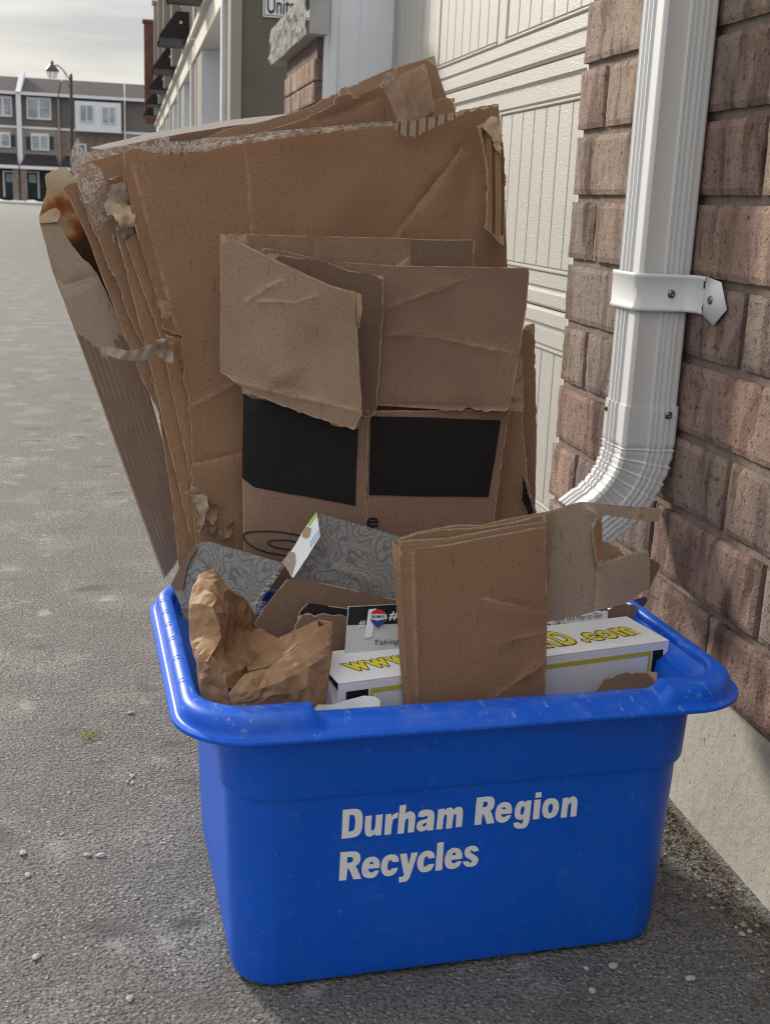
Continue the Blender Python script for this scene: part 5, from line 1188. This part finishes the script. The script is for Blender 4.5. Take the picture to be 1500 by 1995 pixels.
# rounded fold joining front and rear layers at the left
V = []; F = []; UVS = []
yy = 1064; nseg = 10; rows = [(1064, 774), (1120, 778), (1188, 783), (1300, 790), (1370, 796), (1440, 801)]
for (yp, xp) in rows:
    f_ = (1370-yp)/310; yb0 = 1.058+.022*f_
    for s_ in range(nseg+1):
        an = math.pi*s_/nseg; r_ = .0095; p = PY(xp+5, yp, yb0); V.append(p+Vector((-math.sin(an)*r_*.62, r_-.0001-math.cos(an)*r_, 0))); UVS.append((s_*.003, p.z))
for j in range(len(rows)-1):
    for s_ in range(nseg): a = j*(nseg+1)+s_; F.append((a, a+1, a+nseg+2, a+nseg+1))
fo3 = mesh_obj('fold', V, F, M['card'], fd, uv=UVS, smooth=True); md = fo3.modifiers.new('s', 'SOLIDIFY'); md.thickness = .003; md.offset = -1
va = [(1000, 1300, 1.112), (1285, 1150, 1.128), (1100, 1000, 1.118)]
sheet('notched_flap', [(973, 1021), (1020, 1009), (1075, 996), (1105, 986), (1132, 979), (1152, 980), (1170, 982), (1230, 988), (1288, 992), (1284, 1017), (1250, 1015), (1182, 1004), (1170, 1006), (1158, 1012), (1153, 1021), (1155, 1063), (1165, 1097), (1172, 1100), (1210, 1086), (1263, 1074), (1266, 1100), (1265, 1146), (1227, 1173), (1159, 1192), (1110, 1203), (1075, 1210), (1040, 1216), (990, 1220)], va, ('card_grey', 'edge', None), parent=fd, seed=55, thick=.0035, warp=.003,
      torn=(13, 14, 15, 16, 17, 18, 21, 22, 23, 24), amp=.0012, res=.008, creases=((1165, 1100, 1162, 1195, -.0025, .003), (1140, 985, 1168, 1008, .003, .005)))
sheet('inner_strip', [(1154, 1030), (1162, 1014), (1171, 1007), (1173, 1050), (1173, 1104), (1164, 1104), (1157, 1060)], [(1150, 1100, 1.108), (1175, 1100, 1.118), (1165, 1010, 1.124)], ('card_orange', 'edge_plain', None), parent=fd, seed=56, thick=.002, warp=.001, res=.006)
sheet('rear_flap', [(1150, 1055), (1185, 1056), (1200, 1066), (1228, 1090), (1228, 1120), (1150, 1130)], [(1150, 1120, 1.150), (1230, 1120, 1.155), (1190, 1050, 1.165)], ('card_tan', 'edge_plain', None), parent=fd, seed=57, thick=.003, res=.008)
for k, (o1, o2) in enumerate(((0, 0), (3, 6))):
    sheet('rear_flap', [(1240, 1086+o2), (1268, 1088+o2), (1288-k*4, 1100+o2-k*5), (1280-k*5, 1120), (1266, 1150), (1240, 1150)], [(1240, 1150, 1.158+k*.008), (1290, 1150, 1.162+k*.008), (1260, 1080, 1.168+k*.008)], ('card_dark', 'edge', None), parent=fd, seed=58+k, thick=.003, res=.008)

# ================================================================ crumpled paper bag
bg_ = thing('paper_bag', 'crumpled open kraft paper bag slumped in the left front corner of the bin', 'paper bag', (.12, 1.12, .2))
def cage(name, pts, faces, m_, parent, cuts=5, amp=.0075, thick=.0006, seed=0, relax=.35):
    me = bpy.data.meshes.new(name); me.from_pydata([tuple(PY(*p)) for p in pts], [], faces); bm_ = bmesh.new(); bm_.from_mesh(me)
    bmesh.ops.triangulate(bm_, faces=bm_.faces[:])
    rj = random.Random(seed)
    for c in range(4):
        bmesh.ops.subdivide_edges(bm_, edges=bm_.edges[:], cuts=1, use_grid_fill=True, smooth=(.25, .1, 0, 0)[c])
        bmesh.ops.triangulate(bm_, faces=[f for f in bm_.faces if len(f.verts) > 3])
        bm_.normal_update(); a_ = (.0036, .0021, .0006, .0)[c]*amp/.0075
        for v in bm_.verts:
            k_ = .35 if v.is_boundary else 1
            h = noise.noise(v.co*310+Vector((seed, c, 0)))+rj.uniform(-.5, .5)
            v.co += v.normal*h*a_*k_
        if c == 1: bmesh.ops.beautify_fill(bm_, faces=bm_.faces[:], edges=bm_.edges[:])
    bm_.normal_update()
    for v in bm_.verts:
        p = v.co*1.0; wv = noise.noise_vector(p*14+Vector((seed, 0, 0)))*.55
        q = Vector((p.x*24, p.y*24, p.z*15))+wv+Vector((seed, seed, seed))
        c1 = noise.voronoi(q)[0]; q2 = Vector((p.x*62, p.y*62, p.z*40))+wv*1.5+Vector((seed, 0, 0)); c2 = noise.voronoi(q2)[0]
        d = .16*amp*(1.15*(min(.55, c1[1]-c1[0])-.2)+.42*(min(.5, c2[1]-c2[0])-.2)+.55*noise.noise(p*15)-.5*max(0, .12-abs(noise.noise(p*9+Vector((seed, 4, 0)))))*4)
        v.co += v.normal*d
    for f in bm_.faces: f.smooth = True
    bm_.to_mesh(me); bm_.free(); me.materials.append(m_)
    o = bpy.data.objects.new(name, me); link(o, parent); md = o.modifiers.new('s', 'SOLIDIFY'); md.thickness = thick; md.offset = -1
    me.set_sharp_from_angle(angle=R(16))
    return o
P = [(417, 1108, 1.195), (388, 1120, 1.175), (368, 1176, 1.130), (369, 1241, 1.105), (383, 1292, 1.082), (390, 1352, 1.062), (452, 1384, 1.052), (444, 1147, 1.165), (478, 1165, 1.205), (505, 1208, 1.215), (528, 1261, 1.212), (414, 1180, 1.105), (432, 1240, 1.090), (404, 1290, 1.060), (440, 1322, 1.058), (437, 1275, 1.125), (468, 1257, 1.150), (494, 1289, 1.120), (470, 1305, 1.085), (455, 1200, 1.165), (470, 1235, 1.19), (400, 1440, 1.062), (455, 1440, 1.055)]
Fc = [(0, 1, 11), (1, 2, 11), (2, 3, 12), (2, 12, 11), (3, 4, 13), (3, 13, 12), (4, 5, 13), (5, 14, 13), (5, 6, 14), (0, 11, 7), (7, 11, 19), (11, 12, 19), (7, 19, 8), (8, 19, 9), (19, 20, 9), (9, 20, 10), (12, 15, 19), (15, 20, 19), (12, 13, 15), (13, 14, 18), (13, 18, 15), (15, 18, 16), (15, 16, 20), (20, 16, 10), (16, 17, 10), (16, 18, 17), (5, 21, 6), (21, 22, 6)]
cage('left_lobe', P, Fc, M['kraft'], bg_, seed=3)
P = [(446, 1352, 1.043), (478, 1313, 1.056), (522, 1303, 1.068), (572, 1266, 1.082), (622, 1222, 1.100), (648, 1212, 1.108), (646, 1270, 1.085), (640, 1320, 1.072), (630, 1372, 1.060), (586, 1374, 1.050), (520, 1370, 1.043), (453, 1381, 1.040), (545, 1330, 1.045), (600, 1300, 1.062), (500, 1345, 1.040), (630, 1440, 1.065), (470, 1440, 1.048), (560, 1440, 1.05)]
Fc = [(0, 1, 14), (1, 2, 14), (2, 12, 14), (2, 3, 12), (3, 13, 12), (3, 4, 13), (4, 6, 13), (4, 5, 6), (6, 7, 13), (7, 8, 13), (8, 9, 13), (9, 12, 13), (9, 10, 12), (10, 14, 12), (10, 11, 14), (11, 0, 14), (8, 15, 9), (9, 15, 17), (9, 17, 10), (10, 17, 16), (10, 16, 11)]
cage('right_lobe', P, Fc, M['kraft'], bg_, seed=9)
P = [(493, 1290, 1.122), (508, 1272, 1.135), (543, 1243, 1.150), (580, 1226, 1.145), (620, 1207, 1.140), (622, 1224, 1.112), (574, 1262, 1.105), (524, 1299, 1.092), (484, 1308, 1.082), (560, 1262, 1.128), (480, 1297, 1.100)]
Fc = [(0, 1, 7), (1, 9, 7), (1, 2, 9), (2, 3, 9), (3, 6, 9), (3, 4, 6), (4, 5, 6), (9, 6, 7), (0, 7, 8), (0, 8, 10)]
cage('rear_fold', P, Fc, M['kraft'], bg_, seed=15, amp=.004)
P = [(620, 1207, 1.140), (648, 1212, 1.110), (646, 1290, 1.13), (618, 1300, 1.14), (540, 1310, 1.15), (543, 1243, 1.152)]
cage('rear_fold', P, [(0, 1, 2), (0, 2, 3), (0, 3, 4), (0, 4, 5)], M['kraft_inner'], bg_, seed=19, amp=.003, cuts=3)

# filler inside the bag fold
P = [(400, 1150, 1.19), (500, 1215, 1.215), (545, 1245, 1.17), (600, 1290, 1.13), (560, 1345, 1.10), (470, 1350, 1.10), (420, 1330, 1.12), (470, 1280, 1.16)]
cage('inner_fold', P, [(0, 1, 7), (1, 2, 7), (2, 3, 7), (3, 4, 7), (4, 5, 7), (5, 6, 7), (6, 0, 7)], M['kraft_inner'], bg_, seed=23, amp=.006, cuts=4)

# ================================================================ pebbles, leaf litter, twig
M['pebble'] = mat('white chip stone', (.52, .515, .51), .85, [(60, (.40, .39, .38), .5, .7)], [('noise', 90, .5, .002)])
def pebble_mesh(seed, flat=.42):
    me = bpy.data.meshes.new('pebble'); bm_ = bmesh.new(); bmesh.ops.create_icosphere(bm_, subdivisions=1 if seed % 2 else 2, radius=1)
    for v in bm_.verts:
        d = 1+.35*noise.noise(v.co*1.1+Vector((seed*3, 0, 0)))+.15*noise.noise(v.co*2.6+Vector((0, seed, 0)))
        v.co = Vector((v.co.x*d, v.co.y*d*.72, v.co.z*d*flat))
    bm_.to_mesh(me); bm_.free(); me.materials.append(M['pebble']); return me
pms = [pebble_mesh(i) for i in range(5)]
rng = random.Random(4)
def lay(name, label, cat, px_, py_, r, k, group=None, mat_=None):
    o = bpy.data.objects.new(name, pms[k]); p = PZ(px_, py_, 0); p.z = gz(p.x, p.y)+r*.30
    o.location = p; o.scale = (r, r, r); o.rotation_euler = (0, 0, rng.uniform(0, 6)); COL.objects.link(o); return tag(o, label, cat, group, 'thing')
GP = 'small white stone chips scattered on the asphalt'
for (x, y, r, lb_) in ((46, 1665, .0068, 'largest white stone chip at the left edge of the asphalt'), (172, 1667, .0058, 'left one of the two close white stone chips left of the bin'), (197, 1668, .0056, 'right one of the two close white stone chips left of the bin'),
        (255, 1391, .0062, 'bluish white stone chip on the asphalt left of the bin rim'), (55, 1708, .0046, 'grey white stone chip just below the largest one at the left edge'), (72, 1868, .0056, 'white stone chip low at the left edge, above the bottom corner'), (258, 1512, .0046, 'uppermost chip of the white trio left of the bin body'), (259, 1525, .0040, 'lower right chip of the white trio left of the bin body'), (249, 1523, .0032, 'lower left chip of the white trio left of the bin body'), (135, 1544, .0028, 'lone tiny white chip left of the white trio'),
        (253, 1950, .0042, 'lowest white stone chip, below the left bin corner'), (175, 1623, .0030, 'tiny white chip above the pair of white chips'), (122, 1625, .0030, 'tiny white chip left and above the pair of white chips'),
        (1194, 1882, .0060, 'right one of three pale chips in the shade under the bin front'), (1142, 1886, .0036, 'smallest pale chip in the shade under the right bin corner'), (1345, 1907, .0064, 'pale chip alone in the shade towards the lower right corner'), (1153, 1930, .0058, 'pale chip in the shade nearest to the bottom edge below the bin'),
        (1382, 1744, .0044, 'larger of two pale chips between the bin and the footing'), (1352, 1744, .0030, 'smaller of two pale chips between the bin and the footing'), (1448, 1800, .0042, 'upper one of the pale chips lying against the footing debris'), (1460, 1812, .0042, 'right one of the pale chips lying against the footing debris'), (1445, 1818, .0038, 'lower one of the pale chips lying against the footing debris')):
    lay('pebble', lb_, 'stone chip', x, y, r, rng.randrange(5), GP)
# loose grit and dead plant bits along the foot of the wall
gr = MB(); rng = random.Random(8)
for i in range(1500):
    yy = .85+rng.random()*.75; dx = abs(rng.gauss(0, .035)); xx = XW-.006-dx
    if xx < .5: continue
    r = rng.uniform(.0010, .0030)*(1.3 if rng.random() < .1 else 1); c = Vector((xx, yy, gz(xx, yy)+r*.2))
    vs = [c+Vector((rng.uniform(.6, 1.2)*sx_*r, rng.uniform(.6, 1.2)*sy_*r, (rng.uniform(.5, 1)*sz_*r*.8))) for sx_, sy_, sz_ in ((1, 0, 0), (-1, 0, 0), (0, 1, 0), (0, -1, 0), (0, 0, 1), (0, 0, -1))]
    g = rng.choice([(.10, .08, .06), (.16, .14, .115), (.07, .055, .045), (.24, .21, .18), (.13, .09, .055)] + ([(.5, .48, .45)] if rng.random() < .4 else []))
    gr.add(vs, [(0, 2, 4), (2, 1, 4), (1, 3, 4), (3, 0, 4), (2, 0, 5), (1, 2, 5), (3, 1, 5), (0, 3, 5)], 0, g)
for i in range(260):
    yy = .9+rng.random()*.5; xx = XW-.008-abs(rng.gauss(0, .022)); a = rng.uniform(0, 6.28); L_ = rng.uniform(.006, .026); z = gz(xx, yy)+.002
    p0 = Vector((xx, yy, z)); p1 = p0+Vector((math.cos(a)*L_, math.sin(a)*L_, rng.uniform(0, .008))); p1.x = min(p1.x, XW-.002); w_ = Vector((-math.sin(a), math.cos(a), 0))*rng.uniform(.0004, .0011)
    g = rng.choice([(.26, .19, .11), (.17, .12, .075), (.34, .27, .17), (.10, .07, .05)])
    pm_ = (p0+p1)/2+Vector((0, 0, rng.uniform(0, .004)))
    gr.add([p0-w_, p0+w_, pm_+w_, p1, pm_-w_, pm_+Vector((0, 0, .0008))], [(0, 1, 5), (1, 2, 5), (2, 3, 5), (3, 4, 5), (4, 0, 5)], 0, g)
tag(gr.build('leaf_litter', mat('grit', (1, 1, 1), .95, tint=True), col=True), 'grit and dry plant bits gathered along the foot of the wall', 'debris', kind='stuff')
# dry yellow green leaf
lf = MB(); c = PZ(180, 1428, .004); M['leaf'] = mat('dry leaf', (.36, .33, .10), .8, [(90, (.22, .19, .07), .5, .7)])
def leaf(p, d, L_, w_, up):
    d = Vector(d).normalized(); s_ = Vector((-d.y, d.x, 0)); p = Vector(p); q = [0, .3, .6, 1]; 
    vs = [p, p+d*L_*.35+s_*w_+Vector((0, 0, up)), p+d*L_*.75+s_*w_*.7+Vector((0, 0, up*1.5)), p+d*L_+Vector((0, 0, up)), p+d*L_*.75-s_*w_*.7+Vector((0, 0, up*.3)), p+d*L_*.35-s_*w_+Vector((0, 0, up*.2)), p+d*L_*.5+Vector((0, 0, up*.1))]
    lf.add(vs, [(0, 5, 6), (0, 6, 1), (1, 6, 2), (2, 6, 3), (3, 6, 4), (4, 6, 5)])
a0, a1 = PZ(161, 1443, .003), PZ(202, 1418, .005)
lf.tube([a0, (a0+a1)/2+Vector((0, 0, .003)), a1], [.0009, .0008, .0004], 6)
leaf(PZ(168, 1440, .004), (.2, 1, 0), .020, .005, .004); leaf(PZ(172, 1432, .004), (-.5, 1, 0), .014, .004, .006); leaf(PZ(178, 1433, .004), (.9, .4, 0), .012, .003, .003)
lfo = lf.build('fallen_leaf', M['leaf']); tag(lfo, 'small dry yellow green leaf with its stem on the asphalt', 'leaf', kind='thing'); md = lfo.modifiers.new('s', 'SOLIDIFY'); md.thickness = .0003
